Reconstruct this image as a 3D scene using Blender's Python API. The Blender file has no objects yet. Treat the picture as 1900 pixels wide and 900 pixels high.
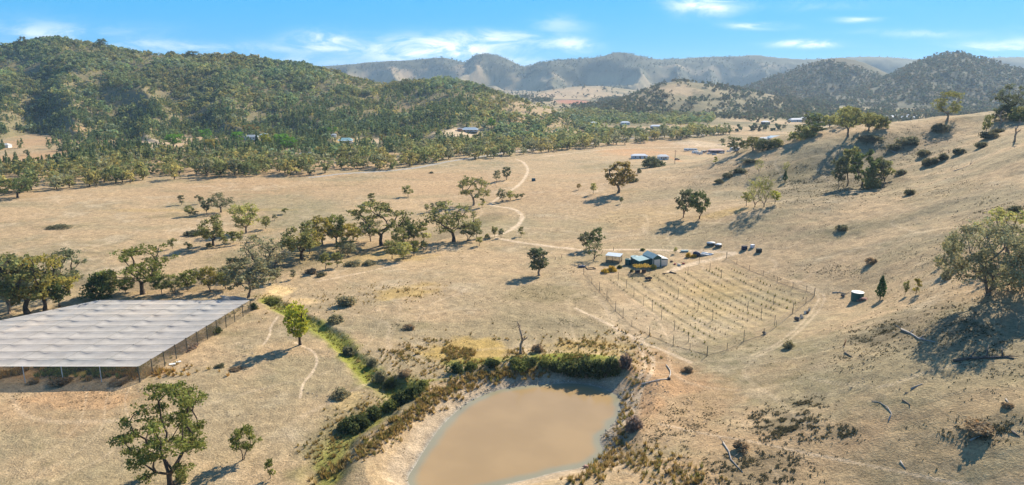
import bpy, math, random
import numpy as np

# ------------------------------------------------------------------ camera, sky, sun
SC = bpy.context.scene
FPX, PITCH, CAMH = 1270.0, math.atan(300 / 1270.0), 70.0
cam_d = bpy.data.cameras.new('camera')
cam = bpy.data.objects.new('camera', cam_d)
SC.collection.objects.link(cam)
SC.camera = cam
cam_d.sensor_width = 36.0
cam_d.lens = 36.0 * FPX / 1900.0
cam_d.clip_start = 1.0
cam_d.clip_end = 60000.0
cam.location = (0, 0, CAMH)
cam.rotation_euler = (math.pi / 2 - PITCH, 0, 0)

SUN_AZ, SUN_EL = math.radians(37), math.radians(33)
sd = bpy.data.lights.new('sun', 'SUN')
sd.energy = 5.0
sd.angle = math.radians(0.5)
sd.color = (1.0, 0.90, 0.74)
sun = bpy.data.objects.new('sun', sd)
SC.collection.objects.link(sun)
sun.rotation_euler = (math.pi / 2 - SUN_EL, 0, -SUN_AZ + math.pi)

SC.view_settings.view_transform = 'Standard'
SC.view_settings.look = 'None'
SC.view_settings.gamma = 1
SC.view_settings.exposure = 0.84
SC.view_settings.use_curve_mapping = False
SC.render.engine = 'CYCLES'
cy = SC.cycles
cy.max_bounces = 5
cy.diffuse_bounces = 2
cy.glossy_bounces = 2
cy.transmission_bounces = 3
cy.volume_bounces = 0
cy.transparent_max_bounces = 10
cy.use_denoising = True
cy.sample_clamp_indirect = 4.0
cy.caustics_reflective = False
cy.caustics_refractive = False
HAZE_DENSITY = 0.00007


class NT:
    """small helper to write node trees"""
    def __init__(s, tree):
        s.t = tree

    def n(s, typ, **kw):
        nd = s.t.nodes.new(typ)
        for k, v in kw.items():
            setattr(nd, k, v)
        return nd

    def link(s, a, b):
        s.t.links.new(a, b)

    def put(s, sock, v):
        if isinstance(v, bpy.types.NodeSocket):
            s.t.links.new(v, sock)
        else:
            sock.default_value = v

    def math(s, op, a, b=0.0, c=0.0, clamp=False):
        nd = s.n('ShaderNodeMath', operation=op, use_clamp=clamp)
        s.put(nd.inputs[0], a)
        s.put(nd.inputs[1], b)
        s.put(nd.inputs[2], c)
        return nd.outputs[0]

    def mix(s, f, a, b, blend='MIX'):
        nd = s.n('ShaderNodeMix', data_type='RGBA', blend_type=blend)
        s.put(nd.inputs[0], f)
        s.put(nd.inputs[6], a if isinstance(a, bpy.types.NodeSocket) else (*a[:3], 1))
        s.put(nd.inputs[7], b if isinstance(b, bpy.types.NodeSocket) else (*b[:3], 1))
        return nd.outputs[2]

    def noise(s, vec, scale, detail=3.0, rough=0.55, dist=0.0):
        nd = s.n('ShaderNodeTexNoise')
        s.link(vec, nd.inputs['Vector'])
        nd.inputs['Scale'].default_value = scale
        nd.inputs['Detail'].default_value = detail
        nd.inputs['Roughness'].default_value = rough
        nd.inputs['Distortion'].default_value = dist
        return nd.outputs['Fac']

    def ramp(s, v, lo, hi, a=0.0, b=1.0):
        nd = s.n('ShaderNodeMapRange', interpolation_type='SMOOTHSTEP')
        s.put(nd.inputs[0], v)
        for i, q in enumerate((lo, hi, a, b)):
            s.put(nd.inputs[i + 1], q)
        return nd.outputs[0]


W = bpy.data.worlds.new('World')
SC.world = W
W.use_nodes = True
W.node_tree.nodes.clear()
w = NT(W.node_tree)
tc = w.n('ShaderNodeTexCoord')
sep = w.n('ShaderNodeSeparateXYZ')
w.link(tc.outputs['Generated'], sep.inputs[0])
dx_, dy_, dz_ = sep.outputs
# the air over the valley is very clear: the deep blue of the upper sky comes down almost to the hills
zz = w.math('MAXIMUM', dz_, 0.0)
zl = w.math('ADD', w.math('MULTIPLY', zz, 0.7), 0.30)
cmb = w.n('ShaderNodeCombineXYZ')
w.link(dx_, cmb.inputs[0]); w.link(dy_, cmb.inputs[1]); w.link(zl, cmb.inputs[2])
sky = w.n('ShaderNodeTexSky', sky_type='NISHITA')
sky.sun_disc = False
sky.sun_elevation = SUN_EL
sky.sun_rotation = SUN_AZ
sky.altitude = 400
sky.air_density = 1.0
sky.dust_density = 0.2
sky.ozone_density = 1.2
w.link(cmb.outputs[0], sky.inputs['Vector'])
tint = w.mix(1.0, sky.outputs[0], (0.62, 1.0, 1.25), 'MULTIPLY')
azure = w.mix(w.ramp(zz, 0.0, 0.16), (0.62, 3.7, 6.6), (0.28, 3.25, 6.5))
tint = w.mix(w.ramp(zz, 0.16, 0.45, 0.85, 0.0), tint, azure)
# cirrus wisps: soft streaks at fixed directions of the sky
yy = w.math('MAXIMUM', dy_, 0.05)
u = w.math('DIVIDE', dx_, yy)
v = w.math('DIVIDE', dz_, yy)
uv = w.n('ShaderNodeCombineXYZ')
w.link(u, uv.inputs[0]); w.link(v, uv.inputs[1])
mp = w.n('ShaderNodeMapping')
mp.inputs['Scale'].default_value = (1.0, 3.2, 1.0)
mp.inputs['Rotation'].default_value = (0, 0, -0.12)
w.link(uv.outputs[0], mp.inputs['Vector'])
nz = w.noise(mp.outputs[0], 14.0, 6.0, 0.62, 0.6)
nz2 = w.noise(mp.outputs[0], 5.0, 4.0, 0.5, 0.3)


def skyuv(px, py):
    a, b = (px - 950) / FPX, -(py - 450) / FPX
    y = math.cos(PITCH) + b * math.sin(PITCH)
    z = -math.sin(PITCH) + b * math.cos(PITCH)
    return a / y, z / y


CLOUDS = [(785, 90, 95, 17, 1.0), (840, 98, 60, 10, 0.8), (597, 78, 48, 13, 0.85), (1060, 84, 34, 12, 0.7), (1305, 12, 42, 14, 1.0),
          (1503, 84, 55, 5, 0.9), (1405, 50, 42, 5, 0.6), (905, 68, 45, 9, 0.5), (965, 78, 55, 14, 0.5), (1880, 86, 75, 9, 0.7),
          (1592, 37, 30, 4, 0.5), (60, 62, 150, 16, 0.42), (330, 88, 180, 9, 0.4), (1040, 46, 40, 12, 0.25), (960, 116, 60, 7, 0.55),
          (560, 112, 120, 8, 0.30), (1480, 10, 100, 8, 0.2), (1700, 62, 80, 6, 0.25), (-400, 60, 260, 30, 0.5), (2400, 70, 300, 30, 0.5)]
tot = None
for (cx, cy_, cw, ch, am) in CLOUDS:
    u0, v0 = skyuv(cx, cy_)
    du, dv = cw / FPX, ch / FPX
    a = w.math('MULTIPLY', w.math('SUBTRACT', u, u0), 1 / du)
    b = w.math('MULTIPLY', w.math('ADD', w.math('SUBTRACT', v, v0), w.math('MULTIPLY', w.math('SUBTRACT', nz2, 0.5), 0.02)), 1 / dv)
    q = w.math('MULTIPLY_ADD', a, a, w.math('MULTIPLY', b, b))
    e = w.math('MULTIPLY', w.math('POWER', 2.718, w.math('MULTIPLY', q, -0.8)), am)
    tot = e if tot is None else w.math('ADD', tot, e)
cl = w.math('MULTIPLY', tot, w.ramp(nz, 0.36, 0.68, 0.15, 1.35))
cl = w.math('MINIMUM', cl, 0.92)
cl = w.math('MULTIPLY', cl, w.ramp(dy_, 0.05, 0.3))
final = w.mix(cl, tint, (8.6, 9.0, 9.4))
bg = w.n('ShaderNodeBackground')
bg.inputs['Strength'].default_value = 0.088
w.link(final, bg.inputs['Color'])
wo = w.n('ShaderNodeOutputWorld')
w.link(bg.outputs[0], wo.inputs['Surface'])

# ------------------------------------------------------------------ object helpers
COL = SC.collection


def tag(o, label=None, cat=None, group=None, kind=None):
    if label: o['label'] = label
    if cat: o['category'] = cat
    if group: o['group'] = group
    if kind: o['kind'] = kind
    return o


def empty(name, loc, rz=0.0, scale=None):
    o = bpy.data.objects.new(name, None)
    o.empty_display_size = 0.5
    COL.objects.link(o)
    o.location = loc
    o.rotation_euler = (0, 0, rz)
    if scale: o.scale = scale
    return o


def newmesh(name, V, F, mats=(), midx=None, cols=None, smooth=False):
    """V (n,3); F = list of faces or an (m,k) array; cols (n,3) vertex colours"""
    me = bpy.data.meshes.new(name)
    V = np.asarray(V, dtype=np.float32).reshape(-1, 3)
    if isinstance(F, np.ndarray):
        m, k = F.shape
        me.vertices.add(len(V)); me.vertices.foreach_set('co', V.ravel())
        me.loops.add(m * k); me.loops.foreach_set('vertex_index', F.astype(np.int32).ravel())
        me.polygons.add(m); me.polygons.foreach_set('loop_start', np.arange(0, m * k, k, dtype=np.int32))
        me.update(calc_edges=True)
    else:
        me.from_pydata([tuple(map(float, q)) for q in V], [], [tuple(int(i) for i in f) for f in F])
    for mt in mats:
        me.materials.append(mt)
    if midx is not None:
        me.polygons.foreach_set('material_index', np.asarray(midx, dtype=np.int32))
    if cols is not None:
        ca = me.color_attributes.new('Col', 'FLOAT_COLOR', 'POINT')
        c4 = np.ones((len(V), 4), dtype=np.float32)
        c4[:, :3] = cols
        ca.data.foreach_set('color', c4.ravel())
    me.polygons.foreach_set('use_smooth', np.full(len(me.polygons), smooth, dtype=bool))
    me.update()
    return me


def link(name, me, parent=None, loc=None, rz=0.0, color=None):
    o = bpy.data.objects.new(name, me)
    COL.objects.link(o)
    if parent: o.parent = parent
    if loc is not None: o.location = loc
    o.rotation_euler = (0, 0, rz)
    if color is not None: o.color = (*color, 1)
    return o


class MB:
    """collects boxes, prisms and tubes into ONE mesh"""
    def __init__(s):
        s.v = []; s.f = []; s.m = []

    def add(s, V, F, mi=0):
        o = len(s.v)
        s.v += [tuple(q) for q in V]
        s.f += [tuple(i + o for i in f) for f in F]
        s.m += [mi] * len(F)
        return s

    def box(s, c, d, rz=0.0, mi=0, taper=1.0):
        cx, cy, cz = c; a, b, h = d[0] / 2, d[1] / 2, d[2] / 2
        V = []
        for sz, tp in ((-1, 1.0), (1, taper)):
            for sx, sy in ((-1, -1), (1, -1), (1, 1), (-1, 1)):
                x, y = sx * a * tp, sy * b * tp
                V.append((cx + x * math.cos(rz) - y * math.sin(rz), cy + x * math.sin(rz) + y * math.cos(rz), cz + sz * h))
        return s.add(V, [(3, 2, 1, 0), (4, 5, 6, 7), (0, 1, 5, 4), (1, 2, 6, 5), (2, 3, 7, 6), (3, 0, 4, 7)], mi)

    def prism(s, pts, y0, y1, mi=0):
        """polygon in the xz plane (counter-clockwise seen from -y), from y0 to y1"""
        n = len(pts)
        V = [(x, y0, z) for x, z in pts] + [(x, y1, z) for x, z in pts]
        F = [tuple(range(n)), tuple(range(2 * n - 1, n - 1, -1))]
        F += [((i + 1) % n, i, i + n, (i + 1) % n + n) for i in range(n)]
        return s.add(V, F, mi)

    def tube(s, P, R, k=6, mi=0, cap=True):
        P = [np.array(p, float) for p in P]
        if not hasattr(R, '__len__'): R = [R] * len(P)
        V = []
        prev = None
        for i, p in enumerate(P):
            t = P[min(i + 1, len(P) - 1)] - P[max(i - 1, 0)]
            t = t / (np.linalg.norm(t) + 1e-9)
            if prev is None:
                a = np.array([1, 0, 0]) if abs(t[0]) < 0.8 else np.array([0, 1, 0])
            else:
                a = prev
            n1 = np.cross(t, a); n1 /= (np.linalg.norm(n1) + 1e-9)
            n2 = np.cross(n1, t); prev = n2
            for j in range(k):
                th = 2 * math.pi * j / k
                V.append(p + R[i] * (math.cos(th) * n2 + math.sin(th) * n1))
        F = []
        for i in range(len(P) - 1):
            for j in range(k):
                a, b = i * k + j, i * k + (j + 1) % k
                F.append((a, b, b + k, a + k))
        if cap:
            F.append(tuple(range(k - 1, -1, -1)))
            F.append(tuple(range((len(P) - 1) * k, len(P) * k)))
        return s.add(V, F, mi)

    def lathe(s, prof, k=16, c=(0, 0, 0), mi=0):
        V = []
        for r, z in prof:
            for j in range(k):
                th = 2 * math.pi * j / k
                V.append((c[0] + r * math.cos(th), c[1] + r * math.sin(th), c[2] + z))
        F = []
        for i in range(len(prof) - 1):
            for j in range(k):
                a, b = i * k + j, i * k + (j + 1) % k
                F.append((a, b, b + k, a + k))
        F.append(tuple(range(k - 1, -1, -1)))
        F.append(tuple(range((len(prof) - 1) * k, len(prof) * k)))
        return s.add(V, F, mi)

    def blob(s, c, r, seed=0, sub=2, rough=0.18, mi=0, flat=0.0):
        import bmesh
        bm = bmesh.new()
        bmesh.ops.create_icosphere(bm, subdivisions=sub, radius=1.0)
        rg = np.random.default_rng(seed)
        ph = rg.uniform(0, 6.28, (4, 3)); fr = rg.uniform(1.2, 3.6, (4, 3))
        V = []
        for q in bm.verts:
            x = np.array(q.co)
            k = 1 + rough * sum(math.sin(float(np.dot(fr[i], x) * 1.3 + ph[i][0])) for i in range(4)) / 2
            x = x * k
            if flat: x[2] = max(x[2], -flat)
            V.append((c[0] + x[0] * r[0], c[1] + x[1] * r[1], c[2] + x[2] * r[2]))
        F = [tuple(l.index for l in f.verts) for f in bm.faces]
        bm.free()
        return s.add(V, F, mi)

    def build(s, name, mats, parent=None, loc=None, rz=0.0, smooth=False, color=None):
        if not isinstance(mats, (list, tuple)): mats = [mats]
        me = newmesh(name, s.v, s.f, mats, s.m, smooth=smooth)
        return link(name, me, parent, loc, rz, color)


# ------------------------------------------------------------------ noise (numpy)
def _h(ix, iy, seed):
    h = (ix.astype(np.int64) * 374761393 + iy.astype(np.int64) * 668265263 + seed * 982451653) & 0xFFFFFFFF
    h = ((h ^ (h >> 13)) * 1274126177) & 0xFFFFFFFF
    h = (h ^ (h >> 16)) & 0xFFFFFFFF
    return h.astype(np.float64) / 4294967295.0


def vn(x, y, seed=0):
    x = np.asarray(x, float); y = np.asarray(y, float)
    ix, iy = np.floor(x), np.floor(y)
    fx, fy = x - ix, y - iy
    fx = fx * fx * fx * (fx * (fx * 6 - 15) + 10); fy = fy * fy * fy * (fy * (fy * 6 - 15) + 10)
    a, b, c, d = _h(ix, iy, seed), _h(ix + 1, iy, seed), _h(ix, iy + 1, seed), _h(ix + 1, iy + 1, seed)
    return (a * (1 - fx) + b * fx) * (1 - fy) + (c * (1 - fx) + d * fx) * fy


def fbm(x, y, s, oct=4, seed=0, gain=0.5):
    """0..1, feature size s metres"""
    x = np.asarray(x, float) / s; y = np.asarray(y, float) / s
    t = 0; a = 1; n = 0
    for i in range(oct):
        t = t + a * vn(x * 2 ** i + 17.3 * i, y * 2 ** i - 9.1 * i, seed + i)
        n += a; a *= gain
    return t / n


def sst(a, b, x):
    t = np.clip((x - a) / (b - a), 0, 1)
    return t * t * (3 - 2 * t)


# ------------------------------------------------------------------ pixel <-> world
CP, SP = math.cos(PITCH), math.sin(PITCH)


def raydir(px, py):
    a = (np.asarray(px, float) - 950) / FPX
    b = -(np.asarray(py, float) - 450) / FPX
    return np.stack([a, CP + b * SP, -SP + b * CP], -1)


def project(x, y, z):
    zz = np.asarray(z, float) - CAMH
    d = y * CP - zz * SP
    up = y * SP + zz * CP
    d = np.where(d < 1, 1, d)
    return 950 + FPX * x / d, 450 - FPX * up / d, d


def atz(px, py, z=0.0):
    r = raydir(px, py)
    t = (z - CAMH) / r[..., 2]
    return r[..., 0] * t, r[..., 1] * t


def atd(px, py, d):
    r = raydir(px, py)
    return (r[..., 0] * d, r[..., 1] * d, CAMH + r[..., 2] * d)
# ------------------------------------------------------------------ terrain
# near ground: heights known at control points (pixel, pixel, distance or height)
_ctrl = []
for (px, py, z) in [(0, 890, 0), (200, 890, 0), (500, 890, 0), (700, 890, 0.5), (0, 730, 0), (250, 730, 0), (450, 740, 0), (0, 600, 0), (250, 560, 0.5), (450, 600, 0),
                    (600, 520, 1), (750, 560, 1.5), (900, 600, 1.5), (1050, 560, 2), (1100, 520, 2), (1200, 495, 2.5), (1310, 660, 2), (1345, 475, 4), (1515, 545, 5),
                    (1250, 760, 1.5), (1300, 890, 3), (1500, 880, 6), (1450, 720, 4.5), (1590, 560, 7.5), (1633, 560, 9),
                    (600, 430, 0), (300, 430, 0), (0, 430, 0), (300, 360, 0), (0, 370, 0), (700, 350, 0), (900, 330, 0), (1000, 400, 1), (1000, 460, 1.5), (1090, 430, 3), (1060, 320, 1),
                    (1150, 300, 1), (900, 470, 1), (650, 320, 0), (1150, 270, 0), (1000, 285, 0), (1280, 275, 0)]:
    x, y = atz(px, py, z)
    _ctrl.append((float(x), float(y), z))
for (px, py, d) in [(1147, 357, 400), (1250, 310, 485), (1280, 400, 322), (1370, 284, 440), (1480, 262, 415), (1575, 253, 395), (1650, 234, 400), (1757, 222, 400), (1860, 203, 400), (1900, 196, 400),
                    (1980, 185, 400), (1400, 400, 300), (1560, 362, 308), (1700, 330, 305), (1820, 298, 295), (1900, 272, 285), (2050, 235, 280),
                    (1600, 338, 335), (1750, 280, 345), (1860, 246, 345), (1700, 420, 240), (1840, 545, 150), (1900, 450, 175), (2000, 560, 140),
                    (1800, 400, 225), (1400, 340, 370), (1700, 700, 128), (1880, 700, 120), (1900, 890, 98), (2050, 800, 95), (1650, 300, 360), (1750, 255, 380)]:
    x, y, z = atd(px, py, d)
    _ctrl.append((float(x), float(y), float(z)))
# the back of the right-hand hill and the flats beyond
for (x, y, z) in [(190, 470, 34), (270, 480, 36), (320, 430, 52), (150, 520, 10), (230, 560, 12), (330, 560, 20), (420, 430, 50), (330, 300, 60), (420, 300, 60), (430, 150, 60), (240, 120, 42), (300, 50, 45),
                  (150, 40, 14), (80, 20, 5), (0, 30, 2), (-80, 30, 1), (-200, 60, 0), (-300, 200, 0), (-400, 400, 0), (-500, 650, 0), (-200, 700, 0), (0, 750, 0), (200, 750, 0), (400, 720, 4), (550, 600, 15), (600, 300, 50),
                  (300, 900, 0), (0, 950, 0), (600, 900, 0)]:
    _ctrl.append((x, y, z))
_ctrl = np.array(_ctrl)
_C = 22.0
_A = np.sqrt(((_ctrl[:, None, :2] - _ctrl[None, :, :2]) ** 2).sum(-1) + _C * _C)
_A = _A + np.eye(len(_A)) * -1.5
_Wt = np.linalg.solve(_A, _ctrl[:, 2])


def z_near(x, y):
    r = np.zeros_like(x)
    for (cx, cy_, _), wt in zip(_ctrl, _Wt):
        r += wt * np.sqrt((x - cx) ** 2 + (y - cy_) ** 2 + _C * _C)
    dist = np.hypot(x, y)
    return r * (1 - sst(620, 860, dist))


def polydist(x, y, P, vals=None):
    """distance to polyline P (n,2); also the parameter (length) and interpolated values at the nearest point"""
    best = np.full(x.shape, 1e9); par = np.zeros(x.shape); val = np.zeros(x.shape)
    s0 = 0.0
    for i in range(len(P) - 1):
        a, b = P[i], P[i + 1]
        L2 = (b[0] - a[0]) ** 2 + (b[1] - a[1]) ** 2 + 1e-9
        t = np.clip(((x - a[0]) * (b[0] - a[0]) + (y - a[1]) * (b[1] - a[1])) / L2, 0, 1)
        d = np.hypot(x - a[0] - t * (b[0] - a[0]), y - a[1] - t * (b[1] - a[1]))
        m = d < best
        best = np.where(m, d, best)
        par = np.where(m, s0 + t * math.sqrt(L2), par)
        if vals is not None:
            val = np.where(m, vals[i] + t * (vals[i + 1] - vals[i]), val)
        s0 += math.sqrt(L2)
    return best, par, val


def inside(x, y, P):
    r = np.zeros(x.shape, bool)
    n = len(P)
    for i in range(n):
        x0, y0 = P[i]; x1, y1 = P[(i + 1) % n]
        if y0 == y1: continue
        c = ((y0 > y) != (y1 > y)) & (x < (x1 - x0) * (y - y0) / (y1 - y0) + x0)
        r ^= c
    return r


def smooth_line(P, k=6, closed=False):
    P = [np.array(p, float) for p in P]
    n = len(P); out = []
    rng_ = range(n if closed else n - 1)
    for i in rng_:
        p0 = P[(i - 1) % n] if closed or i > 0 else P[i]
        p1 = P[i]; p2 = P[(i + 1) % n]
        p3 = P[(i + 2) % n] if closed or i + 2 < n else p2
        for j in range(k):
            t = j / k
            out.append(0.5 * ((2 * p1) + (-p0 + p2) * t + (2 * p0 - 5 * p1 + 4 * p2 - p3) * t * t + (-p0 + 3 * p1 - 3 * p2 + p3) * t ** 3))
    if not closed: out.append(P[-1])
    return np.array(out)


# hills: crest line in (pixel, pixel, distance), half width towards us, spur strength
HILLS = [
    dict(c=[(-700, 120, 1500), (-420, 104, 1450), (-200, 96, 1450), (0, 88, 1450), (50, 79, 1450), (100, 76, 1450), (150, 80, 1450), (190, 89, 1440), (240, 97, 1430), (300, 103, 1420), (360, 107, 1400), (430, 108, 1390), (500, 116, 1380), (560, 123, 1370), (610, 132, 1360), (660, 147, 1350), (710, 156, 1340),
            (760, 155, 1320), (810, 150, 1300), (850, 153, 1280), (890, 165, 1250), (940, 181, 1220), (990, 195, 1180), (1040, 211, 1130), (1075, 226, 1100)], w=640, w1=400, sp=0.26, spl=150, bump=9, seed=3),
    dict(c=[(1020, 226, 1650), (1080, 214, 1700), (1150, 188, 1750), (1200, 166, 1800), (1250, 151, 1820), (1290, 153, 1820), (1350, 162, 1850), (1410, 172, 1850), (1480, 186, 1850), (1560, 200, 1850), (1650, 215, 1800)], w=420, sp=0.35, spl=160, bump=8, seed=5),
    dict(c=[(1300, 190, 2700), (1380, 164, 2700), (1450, 138, 2700), (1510, 114, 2700), (1555, 106, 2700), (1600, 114, 2700), (1650, 136, 2700), (1700, 160, 2700), (1780, 175, 2700)], w=640, sp=0.3, spl=260, bump=14, seed=7),
    dict(c=[(1480, 190, 2400), (1560, 172, 2400), (1640, 146, 2400), (1700, 116, 2400), (1740, 102, 2400), (1775, 98, 2400), (1820, 108, 2400), (1870, 120, 2400), (1950, 132, 2400), (2100, 120, 2400), (2400, 90, 2400)], w=780, sp=0.35, spl=260, bump=14, seed=9),
    dict(c=[(-900, 110, 5200), (-300, 118, 5200), (300, 122, 5200), (560, 124, 5200), (620, 121, 5200), (700, 114, 5200), (770, 111, 5200), (822, 106, 5200), (862, 116, 5200), (880, 103, 5000), (900, 99, 5000), (930, 104, 5000), (952, 114, 5000), (975, 123, 5000),
            (1010, 114, 4800), (1050, 110, 4800), (1100, 107, 4800), (1135, 99, 4800), (1160, 97, 4800), (1188, 104, 4800), (1230, 110, 4900), (1300, 106, 5000), (1370, 104, 5000), (1400, 101, 5000), (1440, 106, 5000), (1500, 110, 5000),
            (1580, 105, 5000), (1660, 107, 5000), (1740, 112, 5000), (1850, 106, 5000), (1950, 104, 5000), (2200, 95, 5000), (2800, 90, 5000)], w=1000, sp=1.25, spl=400, bump=60, seed=11),
    # low rolling rises between
    dict(c=[(960, 178, 3600), (1040, 164, 3500), (1110, 160, 3400), (1180, 168, 3400), (1250, 180, 3300)], w=700, sp=0.2, spl=260, bump=6, seed=13),
    dict(c=[(1250, 186, 2500), (1340, 172, 2500), (1420, 168, 2500), (1500, 176, 2500), (1560, 186, 2400)], w=420, sp=0.25, spl=200, bump=6, seed=15),
]
for h in HILLS:
    P = np.array([atd(a, b, d) for a, b, d in h['c']])
    h['P'] = smooth_line(P, 3)


def z_hills(x, y, want=False):
    z = np.zeros_like(x); idx = np.full(x.shape, -1)
    for k, h in enumerate(HILLS):
        P = h['P']
        xmin, xmax = P[:, 0].min() - h['w'] * 1.6, P[:, 0].max() + h['w'] * 1.6
        ymin, ymax = P[:, 1].min() - h['w'] * 1.8, P[:, 1].max() + h['w'] * 1.8
        m = (x > xmin) & (x < xmax) & (y > ymin) & (y < ymax)
        if not m.any(): continue
        xs, ys = x[m], y[m]
        d, _s, _v = polydist(xs, ys, P[:, :2])
        az_ = np.arctan2(xs, ys); paz = np.arctan2(P[:, 0], P[:, 1]); so = np.argsort(paz)
        v = np.interp(az_, paz[so], P[so, 2]); s = az_ * float(np.median(P[:, 1])) + 9000.0
        wob = (fbm(xs, ys, h['spl'] * 1.1, 3, h['seed'] + 40) - 0.5) * h['spl'] * 0.9
        ph = (s + wob) / h['spl'] + 0.6 * np.sin(s / h['spl'] * 0.7)
        spur = np.abs(np.sin(math.pi * ph))           # 0 in spur crest, 1 in valley
        spur = np.sqrt(spur * spur + 0.01) ** 1.1
        q = d / (h['w'] + (h.get('w1', h['w']) - h['w']) * sst(0.35, 0.95, (az_ - paz.min()) / (paz.max() - paz.min())))
        amt = h['sp'] * spur * sst(0.02, 0.45, q) * 1.0
        qe = np.clip(q * (1 + amt) , 0, 1)
        prof = (1 - qe) ** 1.35 * (1 + 0.35 * qe)
        zz = v * prof
        zz = zz + (fbm(xs, ys, h['spl'] * 0.5, 4, h['seed']) - 0.5) * h['bump'] * sst(0.0, 0.12, q) * (1 - sst(0.75, 1.0, q))
        cur = z[m]
        z[m] = np.maximum(cur, zz)
        ii = idx[m]; ii[zz > np.maximum(cur, 0.5)] = k; idx[m] = ii
    return (z, idx) if want else z


POND_Z = -1.7
_pp = [(757, 893), (772, 862), (790, 832), (812, 800), (838, 772), (868, 748), (905, 730), (950, 719), (1010, 713), (1070, 712), (1115, 720), (1146, 736), (1152, 752), (1146, 775), (1128, 797), (1112, 815), (1118, 838), (1102, 858), (1075, 868), (1030, 876), (985, 888), (930, 900), (860, 914), (790, 920)]
POND = smooth_line([np.array(atz(a, b, POND_Z)) for a, b in _pp], 5, closed=True)


def pxline(P, z=0.5):
    return np.array([[float(q) for q in atz(a, b, z)] for a, b in P])


GULLY = smooth_line(pxline([(498, 556), (535, 578), (575, 600), (612, 622), (640, 648), (668, 676), (690, 700), (722, 712), (760, 714)]), 4)
GULLY2 = smooth_line(pxline([(722, 712), (738, 732), (715, 752), (690, 772), (655, 795), (630, 815), (612, 850), (600, 890)]), 4)
CREEK = smooth_line(pxline([(120, 520), (260, 530), (400, 515), (470, 510), (520, 498), (590, 480), (650, 470), (720, 450), (800, 440), (900, 408), (920, 398)]), 4)


def Z(x, y):
    x = np.atleast_1d(np.asarray(x, float)); y = np.atleast_1d(np.asarray(y, float))
    shp = x.shape
    x = x.ravel(); y = y.ravel()
    dist = np.hypot(x, y)
    z = z_near(x, y)
    zh = z_hills(x, y)
    z = np.maximum(z, zh) + 0.0
    far = dist > 1000
    if far.any():
        z[far] += (fbm(x[far], y[far], 300, 3, 77) - 0.5) * 8 * sst(1000, 2200, dist[far])
    near = dist < 900
    if near.any():
        xs, ys = x[near], y[near]
        zz = z[near]
        slope_amt = sst(3, 18, zz)
        zz = zz + (fbm(xs, ys, 60, 3, 21) - 0.5) * (1.2 + 3.5 * slope_amt)
        zz = zz + (fbm(xs, ys, 9, 3, 25) - 0.5) * (0.45 + 0.9 * slope_amt)
        zz = zz + (fbm(xs, ys, 2.2, 2, 29) - 0.5) * 0.16
        b = (xs > -140) & (xs < 110) & (ys > 60) & (ys < 330)
        if b.any():
            xb, yb, zb = xs[b], ys[b], zz[b]
            # the dam: flat water, bank of dumped earth round it
            d, _, _ = polydist(xb, yb, np.vstack([POND, POND[:1]]))
            ins = inside(xb, yb, POND)
            sd_ = np.where(ins, -d, d)
            wob = (fbm(xb, yb, 5, 3, 61) - 0.5) * 1.2
            upper = sst(-2, 16, xb) * sst(140, 150, yb) * 1.1
            bank = POND_Z + np.clip(sd_ * 0.42, -1.5, 3.2 + upper) + 0.35 * wob * sst(0.5, 3, sd_)
            right = sst(12, 30, xb) * (1 - sst(168, 185, yb)) * 0.0
            kk = sst(5.5, 15.0, sd_)
            zb = bank * (1 - kk) + zb * kk
            # eroded gullies
            for G, wd, dp in ((GULLY, 2.4, 0.9), (GULLY2, 3.4, 1.2), (CREEK, 5.0, 1.1)):
                g, _, _ = polydist(xb, yb, G)
                g = g + (fbm(xb, yb, 6, 3, 63) - 0.5) * 3.0
                zb = zb - dp * (1 - sst(wd * 0.45, wd * 1.5, g)) * sst(2.5, 6, sd_)
            zz[b] = zb
        z[near] = zz
    return z.reshape(shp)


def zg(x, y):
    """height of the built ground sheet (bilinear on the polar grid)"""
    x = np.asarray(x, float); y = np.asarray(y, float)
    rr = np.hypot(x, y); aa = np.degrees(np.arctan2(x, y))
    fi = np.clip(np.interp(rr, rad, np.arange(len(rad))), 0, len(rad) - 1.001)
    fj = np.clip(np.interp(aa, ang, np.arange(len(ang))), 0, len(ang) - 1.001)
    i = fi.astype(int); j = fj.astype(int); u_ = fi - i; v_ = fj - j
    H = GZ2
    return (H[i, j] * (1 - u_) + H[i + 1, j] * u_) * (1 - v_) + (H[i, j + 1] * (1 - u_) + H[i + 1, j + 1] * u_) * v_


def z1(x, y):
    return float(zg(x, y))


def hit(px, py, tmax=9000.0, beyond=60.0):
    """first point where the ray of each pixel meets the ground"""
    px = np.atleast_1d(np.asarray(px, float)); py = np.atleast_1d(np.asarray(py, float))
    R = raydir(px, py)
    t = np.full(px.shape, beyond); lo = t.copy(); done = np.zeros(px.shape, bool); hi = np.full(px.shape, tmax)
    while True:
        act = ~done & (t < tmax)
        if not act.any(): break
        idx = np.where(act)[0]
        tn = t[idx] * 1.012
        P = R[idx] * tn[:, None]
        below = (P[:, 2] + CAMH) < zg(P[:, 0], P[:, 1])
        hi[idx[below]] = tn[below]; done[idx[below]] = True
        lo[idx[~below]] = tn[~below]
        t[idx] = tn
    for _ in range(12):
        mid = (lo + hi) / 2
        P = R * mid[:, None]
        below = (P[:, 2] + CAMH) < zg(P[:, 0], P[:, 1])
        hi = np.where(below, mid, hi); lo = np.where(below, lo, mid)
    P = R * hi[:, None]
    return np.stack([P[:, 0], P[:, 1], P[:, 2] + CAMH, hi], -1)


def ground(px, py, beyond=60.0):
    q = hit([px], [py], beyond=beyond)[0]
    return float(q[0]), float(q[1]), z1(q[0], q[1]), float(q[3])


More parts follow.
